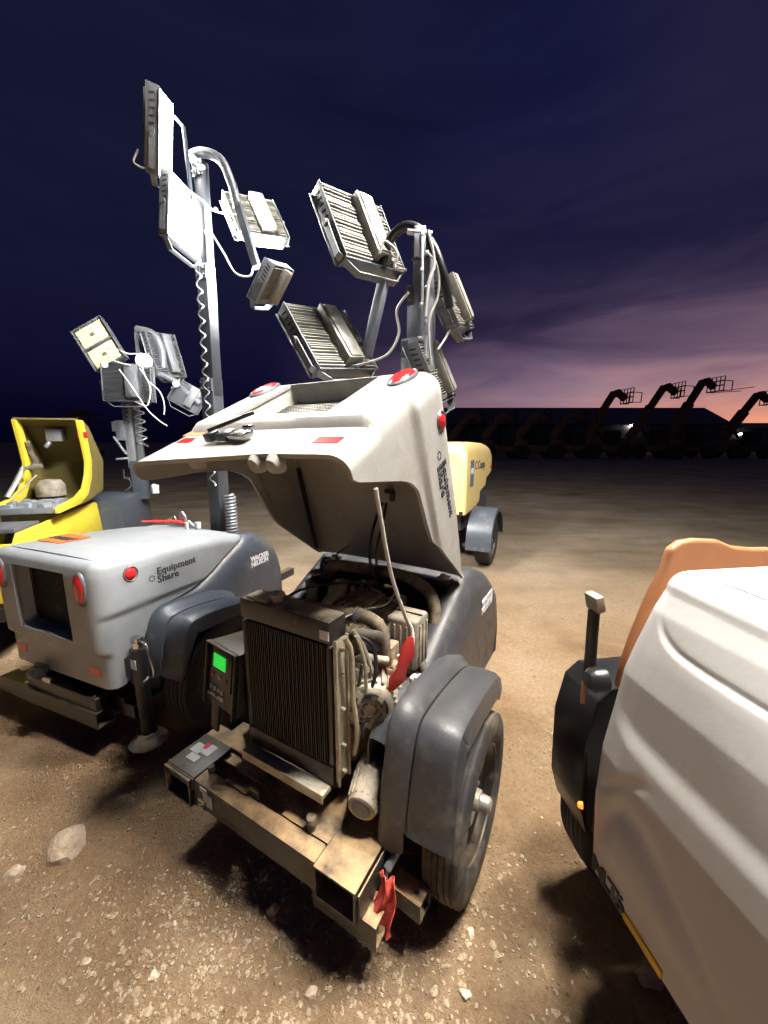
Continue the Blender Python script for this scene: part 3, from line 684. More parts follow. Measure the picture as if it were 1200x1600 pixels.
# engine
m = MB(); m.box((.07, .09, .60), (.30, .46, .42)); eng = m.build('engine', 'engine', A, bevel=.02)
m = MB(); m.box((.09, .10, .865), (.25, .40, .10))
for k in range(7): m.box((.09 + (-.105 + .035 * k), .10, .918), (.012, .36, .016))
m.build('rocker_cover', 'engine', eng, bevel=.018)
for k in range(5):
    m = MB(); m.cyl((-.02, -.06 + .09 * k, .90), (-.02, -.06 + .09 * k, .945), .012, 8); m.build('injector', 'alu', eng, bevel=.002)
m = MB(); m.box((.17, -.11, .88), (.07, .04, .09)); m.build('bracket', 'engine', eng, bevel=.004)
m = MB(); m.box((.03, -.10, .92), (.05, .05, .06), Matrix.Rotation(.5, 3, 'Y')); m.box((-.03, .10, .955), (.05, .07, .05)); m.tube([(-.03, .10, .96), (.0, -.0, .955), (.03, -.10, .93)], .022, 10); m.build('inlet_fitting', 'alu', eng, bevel=.004)
m = MB(); m.tube(bez([(.15, -.05, .94), (.17, .05, .96), (.15, .18, .95), (.05, .26, .93)], 5), .006, 8); m.build('fuel_pipe', 'alu', eng, smooth=True)
m = MB(); m.cyl((.20, .02, .80), (.20, .02, .90), .035, 16); m.build('oil_filter', 'alu', eng, bevel=.004)
m = MB(); m.tube(bez([(-.20, -.15, .985), (-.05, -.165, .995), (.12, -.14, .99), (.24, -.10, .985), (.30, -.09, .955), (.315, -.09, .90)], 6), [.024 + .0015 * (i % 3) for i in range(31)], 14); m.build('radiator_hose', 'hose', A, smooth=True)
m = MB(); m.tube(bez([(.22, -.18, .955), (.29, -.16, .955), (.33, -.12, .93), (.345, -.12, .87)], 5), .020, 12); m.build('intake_hose', 'hose', A, smooth=True)
m = MB(); m.box((.34, -.09, .865), (.05, .06, .08)); m.box((.36, -.10, .80), (.035, .05, .06)); m.cyl((.30, -.10, .83), (.38, -.10, .83), .022, 12); m.build('thermostat_housing', 'engine', A, bevel=.005)
m = MB(); m.tube(bez([(.345, -.12, .80), (.36, -.10, .76), (.38, -.06, .72), (.40, -.02, .70)], 5), .012, 10); m.tube(bez([(.28, -.2, .88), (.31, -.2, .90), (.34, -.17, .885), (.36, -.14, .87)], 5), .013, 10); m.tube(bez([(.29, -.22, .86), (.275, -.24, .78), (.28, -.23, .68), (.29, -.2, .60)], 5), .010, 10); m.build('fuel_line', 'alu', A, smooth=True)
M['rust'] = mat('rusty_iron', (.16, .07, .035), .85, .3, dirt=(.30, .17, .09), damt=.6, dscale=20, bump=.5)
er = random.Random(21)
m = MB(); m.tube(bez([(-.09, -.06, .80), (-.12, .05, .83), (-.12, .20, .82), (-.06, .30, .80)], 6), .030, 12); m.build('exhaust_manifold', 'rust', A, smooth=True)
for (x, y, z, a, b, c, mm) in ((.25, -.02, .80, .05, .09, .07, 'blackclean'), (.255, .10, .83, .045, .06, .10, 'alu'), (.24, .20, .86, .06, .07, .05, 'rust'), (.14, .27, .92, .09, .05, .06, 'blackclean'), (-.09, .20, .93, .06, .08, .05, 'alu'), (.02, .30, .90, .07, .05, .08, 'rust'), (-.13, -.05, .90, .05, .06, .07, 'blackclean'), (.24, -.12, .74, .06, .05, .09, 'alu'), (.28, -.06, .66, .07, .08, .06, 'rust'), (.10, -.14, .90, .06, .03, .05, 'alu'), (.20, -.20, .90, .05, .03, .06, 'blackclean'), (-.10, -.17, .94, .05, .03, .04, 'alu')):
    m = MB(); m.box((x, y, z), (a, b, c), Matrix.Rotation(er.uniform(-.4, .4), 3, 'Z'))
    for k in range(2): m.cyl((x + er.uniform(-.3, .3) * a, y - b * .3 + k * b * .6, z), (x + er.uniform(-.3, .3) * a, y - b * .3 + k * b * .6, z + c / 2 + .012), .007, 6)
    m.build('engine_accessory', mm, A, bevel=.005)
for mm, rr_, P_ in (('cable', .0035, [(.18, -.22, .99), (.22, -.10, 1.0), (.24, .06, .97), (.20, .22, .96)]), ('rubber', .006, [(-.12, -.20, .97), (-.10, -.05, 1.0), (-.02, .12, .99), (.06, .28, .95)]), ('rust', .0045, [(.10, -.18, .97), (.16, -.05, .975), (.17, .10, .965), (.26, .16, .93)]), ('blackclean', .007, [(.28, -.20, .97), (.33, -.18, .93), (.35, -.20, .85), (.33, -.22, .76)]), ('rubber', .008, [(.20, -.10, .70), (.28, -.08, .74), (.34, -.02, .76), (.33, .10, .74)]), ('ystick', .003, [(.24, -.16, .93), (.27, -.10, .90), (.27, .0, .88), (.25, .10, .90)])):
    m = MB(); m.tube(bez(P_, 8), rr_, 8); m.build('engine_cable', mm, A, smooth=True)
for q in ((.02, -.165, .995), (.22, -.11, .987), (.31, -.09, .925)):
    m = MB(); m.lathe([(.028, -.006), (.030, -.006), (.030, .006), (.028, .006)], q, (1, .1, 0) if q[0] < .3 else (0, 0, 1), 20); m.build('hose_clamp', 'galv', A, smooth=True)
# alternator
ac = Vector((.315, -.185, .735)); axd = Vector((.55, -.83, -.02)).normalized()
AS = 1.4
m = MB(); m.lathe([(r_ * AS, h_) for r_, h_ in ((.001, .05), (.02, .052), (.045, .048), (.056, .038), (.062, .02), (.066, -.01), (.064, -.07), (.05, -.08), (.001, -.08))], ac, axd, 30); alt = m.build('alternator', 'alu', A, smooth=True)
m = MB(); u = axd.cross(Vector((0, 0, 1))).normalized(); v = u.cross(axd)
for k in range(24):
    a = 2 * pi * k / 24; d = u * cos(a) + v * sin(a); m.bar(ac + d * .062 * AS + axd * .030, ac + d * .070 * AS - axd * .055, .010, .012, up=d)
m.build('alternator_ribs', 'alu', alt)
m = MB()
for rr in (.018, .030, .042):
    for k in range(5):
        a0 = 2 * pi * k / 5 + rr * 30; pts = [ac + axd * .0535 + (u * cos(a0 + i * .17) + v * sin(a0 + i * .17)) * rr * AS for i in range(6)]
        m.tube(pts, .0042, 6)
m.build('vent_slots', 'darkgap', alt)
m = MB(); m.tube(bez([(.285, -.225, .90), (.270, -.235, .80), (.265, -.235, .70), (.285, -.225, .62)], 6), .008, 8); m.tube(bez([(.31, -.215, .88), (.300, -.23, .79), (.29, -.235, .70), (.30, -.225, .66)], 6), .006, 8); m.build('drive_belt', 'rubber', A, smooth=True)
# coolant tank
m = MB(); m.box((.345, .045, .865), (.125, .12, .20)); tk = m.build('coolant_tank', 'tank', A, bevel=.016, seg=3)
m = MB()
for k in range(5): m.box((.345 - .05 + .025 * k, .045 - .0625, .86), (.008, .006, .16))
for k in range(3): m.box((.345 + .064, .045 - .03 + .03 * k, .86), (.006, .008, .16))
m.build('tank_ribs', 'tank', tk, bevel=.002)
m = MB(); m.bar((.285, .045, .969), (.405, .045, .969), .006, .004); m.tube(bez([(.30, -.02, .95), (.29, -.03, .91), (.31, -.03, .87)], 5), .004, 6); m.build('tank_strap', 'black', tk)
m = MB(); m.tube([(.275, -.10, .93), (.282, -.10, .945), (.290, -.10, .962)], [.004, .014, .004], 8); m.tube([(.275, -.10, .93), (.280, -.08, .70)], .003, 6); m.build('dipstick', 'ystick', A, smooth=True)
m = MB(); m.tube(bez([(.38, -.05, .73), (.36, -.02, .71), (.37, .02, .74)], 4), .016, 8); m.build('spade_connector', 'ystick', A, smooth=True)
m = MB(); m.box((.42, -.03, .76), (.03, .02, .02)); m.box((.435, -.04, .775), (.012, .03, .012)); m.box((.41, -.045, .765), (.01, .03, .018)); m.build('hose_clip', 'white', A, bevel=.002)
m = MB(); m.tube(bez([(.40, .05, .77), (.43, .04, .74), (.42, .02, .70), (.36, .0, .68), (.28, .02, .66)], 6), .020, 12); m.build('lower_hose', 'hose', A, smooth=True)
# looped pipe over the engine bay
m = MB(); m.tube(bez([(-.27, .33, .76), (-.275, .33, .88), (-.235, .33, .965), (-.12, .335, .985), (.05, .335, .995), (.22, .33, .985), (.33, .30, .94), (.365, .27, .85), (.36, .25, .76)], 8), .027, 16); m.build('exhaust_loop', 'hose', A, smooth=True)
m = MB(); m.box((-.27, .25, .83), (.085, .085, .19)); m.cyl((-.27, .25, .925), (-.27, .25, .945), .028, 16); m.build('filler_canister', 'blackclean', A, bevel=.01)
m = MB(); m.cyl((-.27, .25, .946), (-.27, .25, .965), .032, 14); m.build('canister_cap', 'hose', A, bevel=.003)
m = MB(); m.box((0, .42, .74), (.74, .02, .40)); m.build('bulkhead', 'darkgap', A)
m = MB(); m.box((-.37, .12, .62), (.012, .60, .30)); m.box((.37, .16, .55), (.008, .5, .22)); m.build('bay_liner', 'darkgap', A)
m = MB(); m.bar((-.36, .445, .955), (.36, .445, .955), .03, .02); m.build('hinge_rail', 'grey', A, bevel=.006)
for x in (-.30, .33):
    m = MB(); m.box((x, .45, .975), (.05, .05, .012)); m.cyl((x, .44, .975), (x, .44, .995), .014, 10); m.build('hinge_bolt', 'steel', A, bevel=.003)
m = MB(); m.box((.20, .425, .93), (.12, .006, .035)); m.box((.02, .425, .93), (.08, .006, .03)); m.build('serial_plate', 'lampgrey', A)
m = MB(); m.tube(bez([(-.20, .44, 1.06), (-.22, .36, 1.03), (-.20, .36, .99), (-.14, .40, .975)], 6), .004, 6); m.build('ground_wire', 'blackclean', A, smooth=True)
# control panel on the left of the radiator
m = MB(); cx, cyy = -.22, -.36
cm = Matrix.Translation((-.262, -.33, .705)) @ Matrix.Rotation(R(-7), 4, 'Z') @ Matrix.Rotation(R(-8), 4, 'X')
def inp(mb): return mb.xf(cm)
b = MB(); b.box((0, .09, 0), (.20, .17, .25)); cp = inp(b).build('control_panel', 'black', A, bevel=.008)
b = MB()
for sx in (-1, 1): b.box((sx * .097, -.006, .0), (.008, .02, .25))
b.box((0, -.006, .122), (.186, .02, .008)); inp(b).build('panel_hood', 'black', cp, bevel=.002)
b = MB(); b.box((-.01, -.0015, .035), (.15, .006, .15)); inp(b).build('panel_face', 'blackclean', cp, bevel=.002)
b = MB(); b.box((-.012, -.006, .062), (.080, .004, .052)); inp(b).build('display', 'lcd', cp)
for x, mm in ((-.055, 'red'), (-.010, 'white'), (.035, 'greyB')):
    b = MB(); b.cyl((x, -.004, .002), (x, -.0085, .002), .008, 12); inp(b).build('push_button', mm, cp)
b = MB()
for x in (-.07, -.045, -.02, .005): b.box((x, -.001, -.055), (.014, .004, .018)); b.box((x, -.001, -.082), (.018, .004, .014))
inp(b).build('panel_sticker', 'white', cp)
for x in (-.058, -.012):
    b = MB(); b.cyl((x, 0, -.068), (x, -.018, -.068), .006, 10); inp(b).build('toggle_switch', 'steel', cp)
b = MB(); b.box((-.06, .02, -.18), (.05, .012, .12)); inp(b).build('panel_leg', 'black', A, bevel=.003)
# bumper beam with muddy top, end plates, plates
rb = rear_beam(A, 'muddy')
fork_pocket(A, 'muddy', .295, .445, -.472, -.22, .245, .356)
fork_pocket(A, 'muddy', -.46, -.305, -.475, -.22, .235, .349)
m = MB(); m.box((.452, -.35, .30), (.006, .23, .09)); m.build('side_gusset', 'muddy', A, bevel=.002)
m = MB(); m.box((.19, -.31, .345), (.20, .17, .008)); m.build('deck_plate', 'muddy', A, bevel=.002)
m = MB(); m.box((-.375, -.375, .352), (.165, .17, .008)); m.box((-.375, -.462, .33), (.165, .008, .045)); m.box((-.455, -.375, .31), (.008, .17, .08)); m.box((-.30, -.455, .285), (.03, .008, .11)); m.build('stabiliser_cover', 'black', A, bevel=.003)
m = MB(); m.box((-.41, -.36, .358), (.05, .045, .001)); m.box((-.36, -.345, .358), (.045, .05, .001)); m.box((-.385, -.40, .358), (.055, .03, .001)); m.build('warning_sticker', 'sticker', A)
m = MB(); m.box((-.385, -.335, .3585), (.02, .03, .001)); m.build('warning_sticker', 'red', A)
m = MB(); m.box((-.30, -.22, .347), (.16, .13, .006)); m.build('side_plate', 'muddy', A, bevel=.002)
m = MB(); m.box((-.215, -.4635, .30), (.05, .004, .05)); m.build('socket_plate', 'galv', rb, bevel=.002)
m = MB()
for k, (dx, dz) in enumerate(((-.02, .02), (.0, .03), (.02, .018), (-.022, -.006), (.012, -.015))): m.bar((-.215, -.474, .30), (-.215 + dx, -.484, .30 + dz), .007, .005)
m.build('wing_nut', 'chrome', rb, bevel=.001)
m = MB(); m.box((-.235, -.4635, .335), (.04, .003, .018)); m.build('sticker', 'sticker', rb)
m = MB(); m.box((-.03, -.40, .365), (.035, .006, .035)); m.box((-.05, -.40, .378), (.012, .006, .02)); m.box((-.12, -.40, .352), (.10, .02, .01)); m.build('hose_hook', 'muddy', rb, bevel=.001)
m = MB(); m.cyl((.215, -.385, .35), (.215, -.385, .395), .013, 12); m.cyl((.215, -.385, .375), (.215, -.385, .40), .017, 12); m.cyl((-.27, -.40, .35), (-.27, -.40, .372), .014, 12); m.build('locating_pin', 'hose', rb, bevel=.002)
m = MB()                                                  # outrigger tubes
def sq_tube(mb, a, b, w_, t_=.005):
    a, b = Vector(a), Vector(b); d = (b - a).normalized(); s_ = d.cross(Vector((0, 0, 1))).normalized()
    for k in (-1, 1):
        mb.bar(a + s_ * k * (w_ / 2 - t_ / 2), b + s_ * k * (w_ / 2 - t_ / 2), t_, w_); mb.bar(a + Vector((0, 0, k * (w_ / 2 - t_ / 2))), b + Vector((0, 0, k * (w_ / 2 - t_ / 2))), w_ - 2 * t_, t_)
sq_tube(m, (.26, -.40, .19), (.495, -.40, .19), .085); m.build('outrigger_sleeve', 'muddy', A, bevel=.001)
m = MB(); sq_tube(m, (.20, -.27, .20), (.585, -.30, .20), .065); m.build('outrigger_arm', 'muddy', A, bevel=.001)
m = MB(); m.cyl((.555, -.2975, .2325), (.555, -.2975, .2338), .009, 12); m.build('pin_hole', 'darkgap', A)
m = MB(); m.cyl((.47, -.335, .30), (.485, -.285, .335), .013, 12); m.cyl((.47, -.34, .23), (.47, -.335, .30), .006, 8); m.build('lock_pin', 'galv', A, bevel=.003)
# air cleaner canister low on the right
a0, a1 = Vector((.375, -.335, .465)), Vector((.345, -.175, .485)); d = (a1 - a0).normalized()
m = MB(); m.lathe([(.001, 0), (.040, 0), (.046, .004), (.050, .02), (.062, .10), (.066, .11), (.066, .15), (.05, .22), (.001, .22)], a0, d, 30); ac2 = m.build('air_cleaner', 'tank', A, smooth=True)
m = MB(); u = d.cross(Vector((0, 0, 1))).normalized(); v = u.cross(d)
for k in range(16):
    a = 2 * pi * k / 16; q = u * cos(a) + v * sin(a); m.bar(a0 + d * .02 + q * .051, a0 + d * .10 + q * .063, .006, .006, up=q)
m.build('cleaner_ribs', 'tank', ac2)
m = MB(); m.lathe([(.001, -.003), (.030, -.003), (.034, .002)], a0, d, 24); m.build('cleaner_cap', 'greyB', ac2, smooth=True)
lettering('badge', 'WACKER\nNEUSON', .050, 'white', A, (.4765, .60, .80), (0, 1, .0), (0, 0, 1), bold=.0022, spacing=.92)
m = MB(); m.box((.455, .10, .690), (.008, .034, .060), Matrix.Rotation(R(0), 3, 'Y')); m.build('warning_sticker', 'white', A)
m = MB(); m.box((.457, .10, .711), (.008, .034, .020)); m.build('warning_sticker', 'orange', A)
m = MB(); m.box((.457, .10, .682), (.008, .022, .026)); m.build('warning_sticker', 'ink', A)

# mast and lamps of tower A (world coordinates, standing behind the hinge)
msA = mast(A, .112, .60, .40, 2.50, mt='mastgrey', w0=.132, dw=.024, fr=((0, .80), (.76, .91), (.88, 1.0)))
m = MB()
pts = bez([(-.01, 2.00, 2.40), (.005, 1.99, 2.47), (.04, 1.97, 2.53), (.10, 1.94, 2.555), (.165, 1.91, 2.52), (.225, 1.88, 2.43), (.265, 1.87, 2.32), (.30, 1.90, 2.20)], 6)
m.tube(pts, .021, 14); m.build('lamp_arm', 'blackclean', A, smooth=True, world=True)
m = MB(); m.bar((-.09, 2.06, 2.02), (.0, 2.01, 2.36), .045, .045); m.build('lamp_arm', 'mastgrey', A, bevel=.004, world=True)
m = MB(); m.box((.157, 1.87, 2.46), (.05, .02, .12)); m.cyl((.10, 1.87, 2.50), (.21, 1.87, 2.49), .012, 10)
for k in range(7): m.cyl((.165 + .02 * (k % 2), 1.85, 2.48 - .07 * k), (.165 + .02 * (k % 2), 1.87, 2.48 - .07 * k), .010, 8)
m.bar((.165, 1.86, 2.50), (.175, 1.86, 2.05), .018, .012); m.build('mast_bracket', 'galv', A, bevel=.002, world=True)
L1 = floodlight(A, (-.11, 2.02, 2.56), (.73, .68, .09), (-.33, .24, .91), .37, .37)
L2 = floodlight(A, (-.262, 1.985, 2.075), (.69, .72, .12), (-.47, .31, .83), .37, .37)
L3 = floodlight(A, (.335, 2.10, 2.28), (.40, .88, .22), (-.36, .10, .90), .33, .27)
L4 = floodlight(A, (.235, 1.99, 1.93), (.35, .90, .2), (-.34, .1, .90), .34, .30)
m = MB()
m.tube(bez([(-.02, 1.93, 2.44), (.005, 1.93, 2.49), (.06, 1.93, 2.44), (.05, 1.93, 2.38), (.10, 1.90, 2.36)], 6), .006, 8)
m.tube(bez([(-.19, 1.95, 1.95), (-.08, 1.93, 1.97), (.02, 1.93, 2.01), (.07, 1.93, 2.10), (.06, 1.92, 2.20), (.11, 1.88, 2.26)], 6), .006, 8)
m.tube(bez([(.18, 1.86, 2.42), (.235, 1.86, 2.36), (.24, 1.86, 2.24), (.20, 1.85, 2.12), (.215, 1.86, 1.95)], 6), .005, 8)
m.tube(bez([(.19, 1.86, 2.50), (.22, 1.86, 2.38), (.195, 1.85, 2.28), (.185, 1.85, 2.15)], 6), .007, 8)
m.tube(bez([(.34, 1.98, 2.18), (.30, 1.95, 2.10), (.25, 1.9, 2.02)], 6), .005, 8)
m.build('lamp_cable', 'cable', A, smooth=True, world=True)

# ------------------------------------------------------------------ tower B : closed hood, lamps lit
B = thing('light_tower', (-1.52, 2.24, 0), R(-22), 'pale grey light tower trailer with closed hood, at left, two of its mast lamps shining', 'light tower', 'mobile light towers')
hB = light_tower(B, 'greyB', 'hood_clean', 0, beam='black', rub='tyredark')
m = MB(); m.box((-.22, -.22, 1.0635 - 0), (.20, .16, .003)); m.xf(Matrix.Translation((0, -HY, -HZ)))
mm = MB(); 
o = m.build('orange_sticker', 'ostick', hB)
lettering('sticker_print', 'SX8E5F', .062, 'ink', hB, (-.315, -.245 - HY, 1.066 - HZ), (1, 0, 0), (0, 1, 0), bold=.003, spacing=.95)
lettering('badge', 'WACKER\nNEUSON', .046, 'white', B, (.4765, .48, .80), (0, 1, .0), (0, 0, 1), bold=.0022, spacing=.92)
rbB = rear_beam(B, 'black')
m = MB(); sq_tube(m, (-.55, -.43, .235), (.30, -.43, .235), .085); sq_tube(m, (-.5, -.36, .24), (.42, -.33, .25), .07); m.build('outrigger_sleeve', 'black', B, bevel=.002)
m = MB(); m.tube([(-.15, -.49, .41), (-.06, -.50, .43)], .030, 12); m.box((-.1, -.47, .44), (.10, .02, .04)); m.build('hood_handle', 'blackclean', B, bevel=.008)
m = MB(); m.tube(bez([(-.24, -.49, .33), (-.20, -.50, .35), (-.17, -.50, .36)], 4), .006, 8); m.box((-.02, -.495, .405), (.07, .015, .025)); m.build('hood_lock', 'chrome', B, bevel=.002)
# jack stand
jx, jy = .47, -.34
m = MB(); m.cyl((jx, jy, .24), (jx, jy, .60), .034, 24); m.cyl((jx, jy, .10), (jx, jy, .30), .028, 20); m.box((jx - .06, jy, .50), (.09, .07, .10)); jk = m.build('jack', 'blackclean', B, bevel=.003)
m = MB(); m.lathe([(.001, .045), (.045, .045), (.05, .03), (.085, .008), (.09, .0), (.001, .0)], (jx, jy, .09), (0, 0, 1), 30); m.build('jack_foot', 'steel', jk, smooth=True)
m = MB(); m.cyl((jx, jy, .60), (jx, jy, .64), .024, 16); m.box((jx, jy, .645), (.05, .035, .03)); m.tube([(jx + .02, jy, .645), (jx + .07, jy - .005, .64), (jx + .085, jy - .01, .62), (jx + .125, jy - .02, .52), (jx + .12, jy - .02, .49), (jx + .09, jy - .02, .47)], .006, 10)
m.build('jack_crank', 'chrome', jk, bevel=.002)
m = MB(); m.cyl((jx + .09, jy - .02, .475), (jx + .09, jy - .06, .465), .014, 12); m.build('crank_grip', 'blackclean', jk, bevel=.002)
m = MB(); m.box((jx + .002, jy - .0325, .53), (.036, .003, .05)); m.build('jack_label', 'white', jk)
msB = mast(B, .100, .60, .40, 3.30, lean=(.018, 0), mt='mastdark', w0=.104, dw=.018)
m = MB()                                                  # spiral power lead down the mast
for z0, z1, n, r_, cx, cy in ((1.30, 2.80, 17, .020, .142, .528),):
    pts = []
    for k in range(n * 12 + 1):
        a = 2 * pi * k / 12; z = z0 + (z1 - z0) * k / (n * 12); pts.append((cx + r_ * cos(a) + .014 * (z - z0), cy + r_ * sin(a) * .6, z))
    m.tube(pts, .005, 6)
m.build('coiled_cable', 'galv', B, smooth=True); m = MB()
pts = []
for k in range(14 * 12 + 1):
    a = 2 * pi * k / 12; z = .92 + .32 * k / (14 * 12); pts.append((.255 + .035 * cos(a), .56 + .035 * sin(a), z))
m.tube(pts, .007, 6); m.build('coiled_cable', 'galv', B, smooth=True)
m = MB(); m.box((.03, .40, .985), (.05, .03, .035)); m.cyl((.03, .38, 1.0), (.03, .38, 1.06), .012, 10); m.cyl((.06, .42, 1.02), (.0, .42, 1.06), .009, 10); m.box((.075, .43, 1.03), (.03, .03, .05)); m.build('hose_coupling', 'white', B, bevel=.004)
# lifting shackle and lanyard on top
m = MB(); m.tube(bez([(-.12, .46, 1.01), (-.12, .46, 1.07), (-.10, .46, 1.105), (-.07, .46, 1.07), (-.07, .46, 1.01)], 6), .010, 10); m.build('lifting_shackle', 'galv', B, smooth=True)
m = MB(); m.tube(bez([(-.20, .44, 1.01), (-.20, .44, 1.06), (-.16, .44, 1.075), (-.13, .45, 1.03)], 6), .006, 8); m.box((-.155, .44, 1.045), (.035, .012, .04)); m.build('padlock_hasp', 'chrome', B, bevel=.001)
# lamps: two lit, two seen from behind
floodlight(B, (-1.42, 2.83, 3.50), (.225, -.879, -.42), (.30, -.35, .89), .38, .42, lens='lit', fins='lampgrey')
e1 = floodlight(B, (-1.34, 2.89, 3.06), (-.14, -.98, .05), (.11, .05, .99), .37, .38, lens='lit')
floodlight(B, (-.86, 2.90, 3.07), (.83, .54, .13), (-.38, .38, .84), .34, .36, lens='lit')
floodlight(B, (-.765, 2.86, 2.66), (.15, .95, .28), (.59, -.22, .78), .34, .27, lens='lit', body='mastgrey')
m = MB(); P_ = lambda *a: Vector(a)
m.tube(bez([(-1.20, 2.74, 3.34), (-1.10, 2.70, 3.33), (-.99, 2.68, 3.28), (-.93, 2.68, 3.15), (-.90, 2.68, 3.02)], 6), .027, 12); m.bar((-.90, 2.68, 3.04), (-.80, 2.66, 2.68), .045, .04); m.build('lamp_arm', 'mastdark', B, smooth=True, world=True)
m = MB(); m.bar((-1.33, 2.72, 3.60), (-1.215, 2.72, 3.48), .03, .012); m.bar((-1.215, 2.72, 3.485), (-1.20, 2.72, 3.08), .035, .012); m.bar((-1.27, 2.72, 3.10), (-1.13, 2.72, 3.08), .03, .012); m.build('lamp_bracket', 'mastdark', B, bevel=.003, world=True)
m = MB()
for a in ((-1.165, 2.68, 3.30), (-1.10, 2.68, 3.24), (-1.03, 2.66, 3.0), (-1.24, 2.68, 3.02), (-1.1, 2.66, 2.88)): m.lathe([(.001, .012), (.012, .008), (.014, 0)], a, (0, -1, 0), 12)
m.build('bolt_cap', 'white', B, smooth=True, world=True)
m = MB(); m.tube(bez([(-1.22, 2.68, 3.13), (-1.12, 2.66, 3.06), (-1.05, 2.66, 3.0), (-.97, 2.66, 2.98), (-.90, 2.7, 3.0)], 6), .006, 8); m.tube(bez([(-1.10, 2.68, 2.92), (-1.00, 2.66, 2.76), (-.93, 2.64, 2.64), (-.84, 2.64, 2.62), (-.82, 2.66, 2.68)], 6), .006, 8)
m.tube(bez([(-1.52, 2.75, 3.38), (-1.55, 2.74, 3.31), (-1.50, 2.73, 3.27), (-1.44, 2.73, 3.27)], 6), .006, 8); m.build('lamp_cable', 'cable', B, smooth=True, world=True)
strap = thing('red_lanyard', (-1.52, 2.24, 0), R(-22), 'red lanyard lying by the shackle on top of the closed pale grey hood', 'lanyard')
m = MB(); m.tube(bez([(-.08, .455, 1.07), (-.085, .45, 1.03), (-.10, .42, 1.046), (-.16, .38, 1.050), (-.24, .34, 1.052), (-.30, .30, 1.054)], 6), [.012] * 25 + [.006] * 6, 8); m.tube(bez([(-.14, .36, 1.05), (-.20, .38, 1.05), (-.26, .37, 1.052)], 5), .006, 8); m.build('strap', 'redtag', strap, smooth=True)

# red rag tied to the outrigger end of tower A
rg = MB(); rows = []
for i in range(15):
    t = i / 14; row = []
    for j in range(10):
        s = j / 9; wdt = .030 + .022 * t
        row.append((.492 + (s - .5) * wdt * 1.6 + .008 * sin(t * 5), -.375 - .03 * t + .010 * sin(s * 9 + t * 3) + .006 * sin(s * 17 + t * 9), .335 - .15 * t + .008 * sin(s * 6) * t))
    rows.append(row)
rg.grid(rows); o = rg.build('warning_rag', 'redcloth', None, smooth=True, solid=.002, off=0)
o.location = (-.231, 1.5, 0); o.rotation_euler = (0, 0, R(-30)); tag(o, 'crumpled red rag tied to the end of the muddy bumper beside the near tyre', 'rag')

# ------------------------------------------------------------------ tower C : yellow
Cc = thing('light_tower', (-3.106, 3.09, 0), R(15), 'yellow light tower with its hood tipped open, behind the pale grey one', 'light tower', 'mobile light towers')
m = MB()
m.yz([(-.66, .50), (-.66, .90), (-.60, .975), (.58, 1.02), (.63, 1.0), (.68, .72), (.56, .55)], .395, .42); m.yz([(-.66, .50), (-.66, .90), (-.60, .975), (.58, 1.02), (.63, 1.0), (.68, .72), (.56, .55)], -.42, -.395)
m.box((0, -.645, .70), (.79, .025, .42)); m.build('body', 'yellow', Cc, bevel=.006)
m = MB(); m.yz([(.64, 1.02), (1.35, 1.03), (1.5, .98), (1.54, .80), (1.54, .45), (.55, .45), (.68, .72)], -.42, .62); m.build('front_body', 'greyB', Cc, bevel=.015)
HS = [(-.24, 1.045), (-.23, 1.09), (.08, 1.135), (.22, 1.19), (.31, 1.31), (.345, 1.42), (.32, 1.60), (.29, 1.79), (.36, 1.79), (.40, 1.60), (.425, 1.42), (.38, 1.27), (.27, 1.13), (.12, 1.07)]
for x in (.03, .50):
    m = MB(); m.yz(HS, x - .028, x + .008); m.build('hood_side', 'yellow', Cc, bevel=.004)
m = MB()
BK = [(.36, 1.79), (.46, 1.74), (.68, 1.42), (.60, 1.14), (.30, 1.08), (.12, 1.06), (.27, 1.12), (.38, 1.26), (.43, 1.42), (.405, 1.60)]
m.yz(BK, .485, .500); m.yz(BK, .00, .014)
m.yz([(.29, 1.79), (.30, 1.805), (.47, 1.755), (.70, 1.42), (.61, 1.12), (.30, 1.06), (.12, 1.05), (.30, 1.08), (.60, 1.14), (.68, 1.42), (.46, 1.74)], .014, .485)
m.build('hood', 'yellowdark', Cc)
m = MB(); m.box((.24, .44, 1.66), (.12, .08, .11)); m.tube([(.20, .42, 1.60), (.17, .4, 1.55)], .02, 8); m.build('work_light', 'galv', Cc, bevel=.008)
m = MB(); m.tube(bez([(.06, .36, 1.60), (.05, .40, 1.50), (.08, .40, 1.42), (.06, .36, 1.36)], 5), .022, 8); m.build('inner_hose', 'hose', Cc, smooth=True)
m = MB(); m.tube(bez([(.06, .22, 1.36), (.09, .20, 1.38), (.10, .20, 1.38), (.22, .20, 1.40)], 5), .018, 8); m.tube(bez([(.08, .20, 1.38), (.06, .15, 1.29), (.02, .05, 1.15)], 5), .02, 8); m.tube([(.17, .20, 1.32), (.05, .05, 1.13)], .006, 6); m.tube([(.03, .18, 1.30), (.12, .18, 1.39)], .010, 6); m.build('hood_linkage', 'steel', Cc, smooth=True)
m = MB(); m.lathe([(.11, 0), (.11, .10), (.08, .14), (.001, .15)], (.18, .36, 1.12), (0, 0, 1), 20); m.build('filter_housing', 'tank', Cc, smooth=True)
m = MB(); m.box((.26, -.05, 1.07), (.40, .34, .05))
rr = random.Random(5)
for k in range(26): m.box((rr.uniform(.10, .40), rr.uniform(-.18, .10), 1.105), (rr.uniform(.02, .08), rr.uniform(.02, .10), rr.uniform(.02, .05)))
m.build('engine_top', 'galv', Cc, bevel=.004)
m = MB(); m.box((.486, .36, 1.66), (.045, .085, .055)); m.build('reflector', 'red', Cc)
m = MB(); m.box((.10, -.42, .985), (.56, .30, .035)); m.build('rear_tray', 'lampgrey', Cc, bevel=.006)
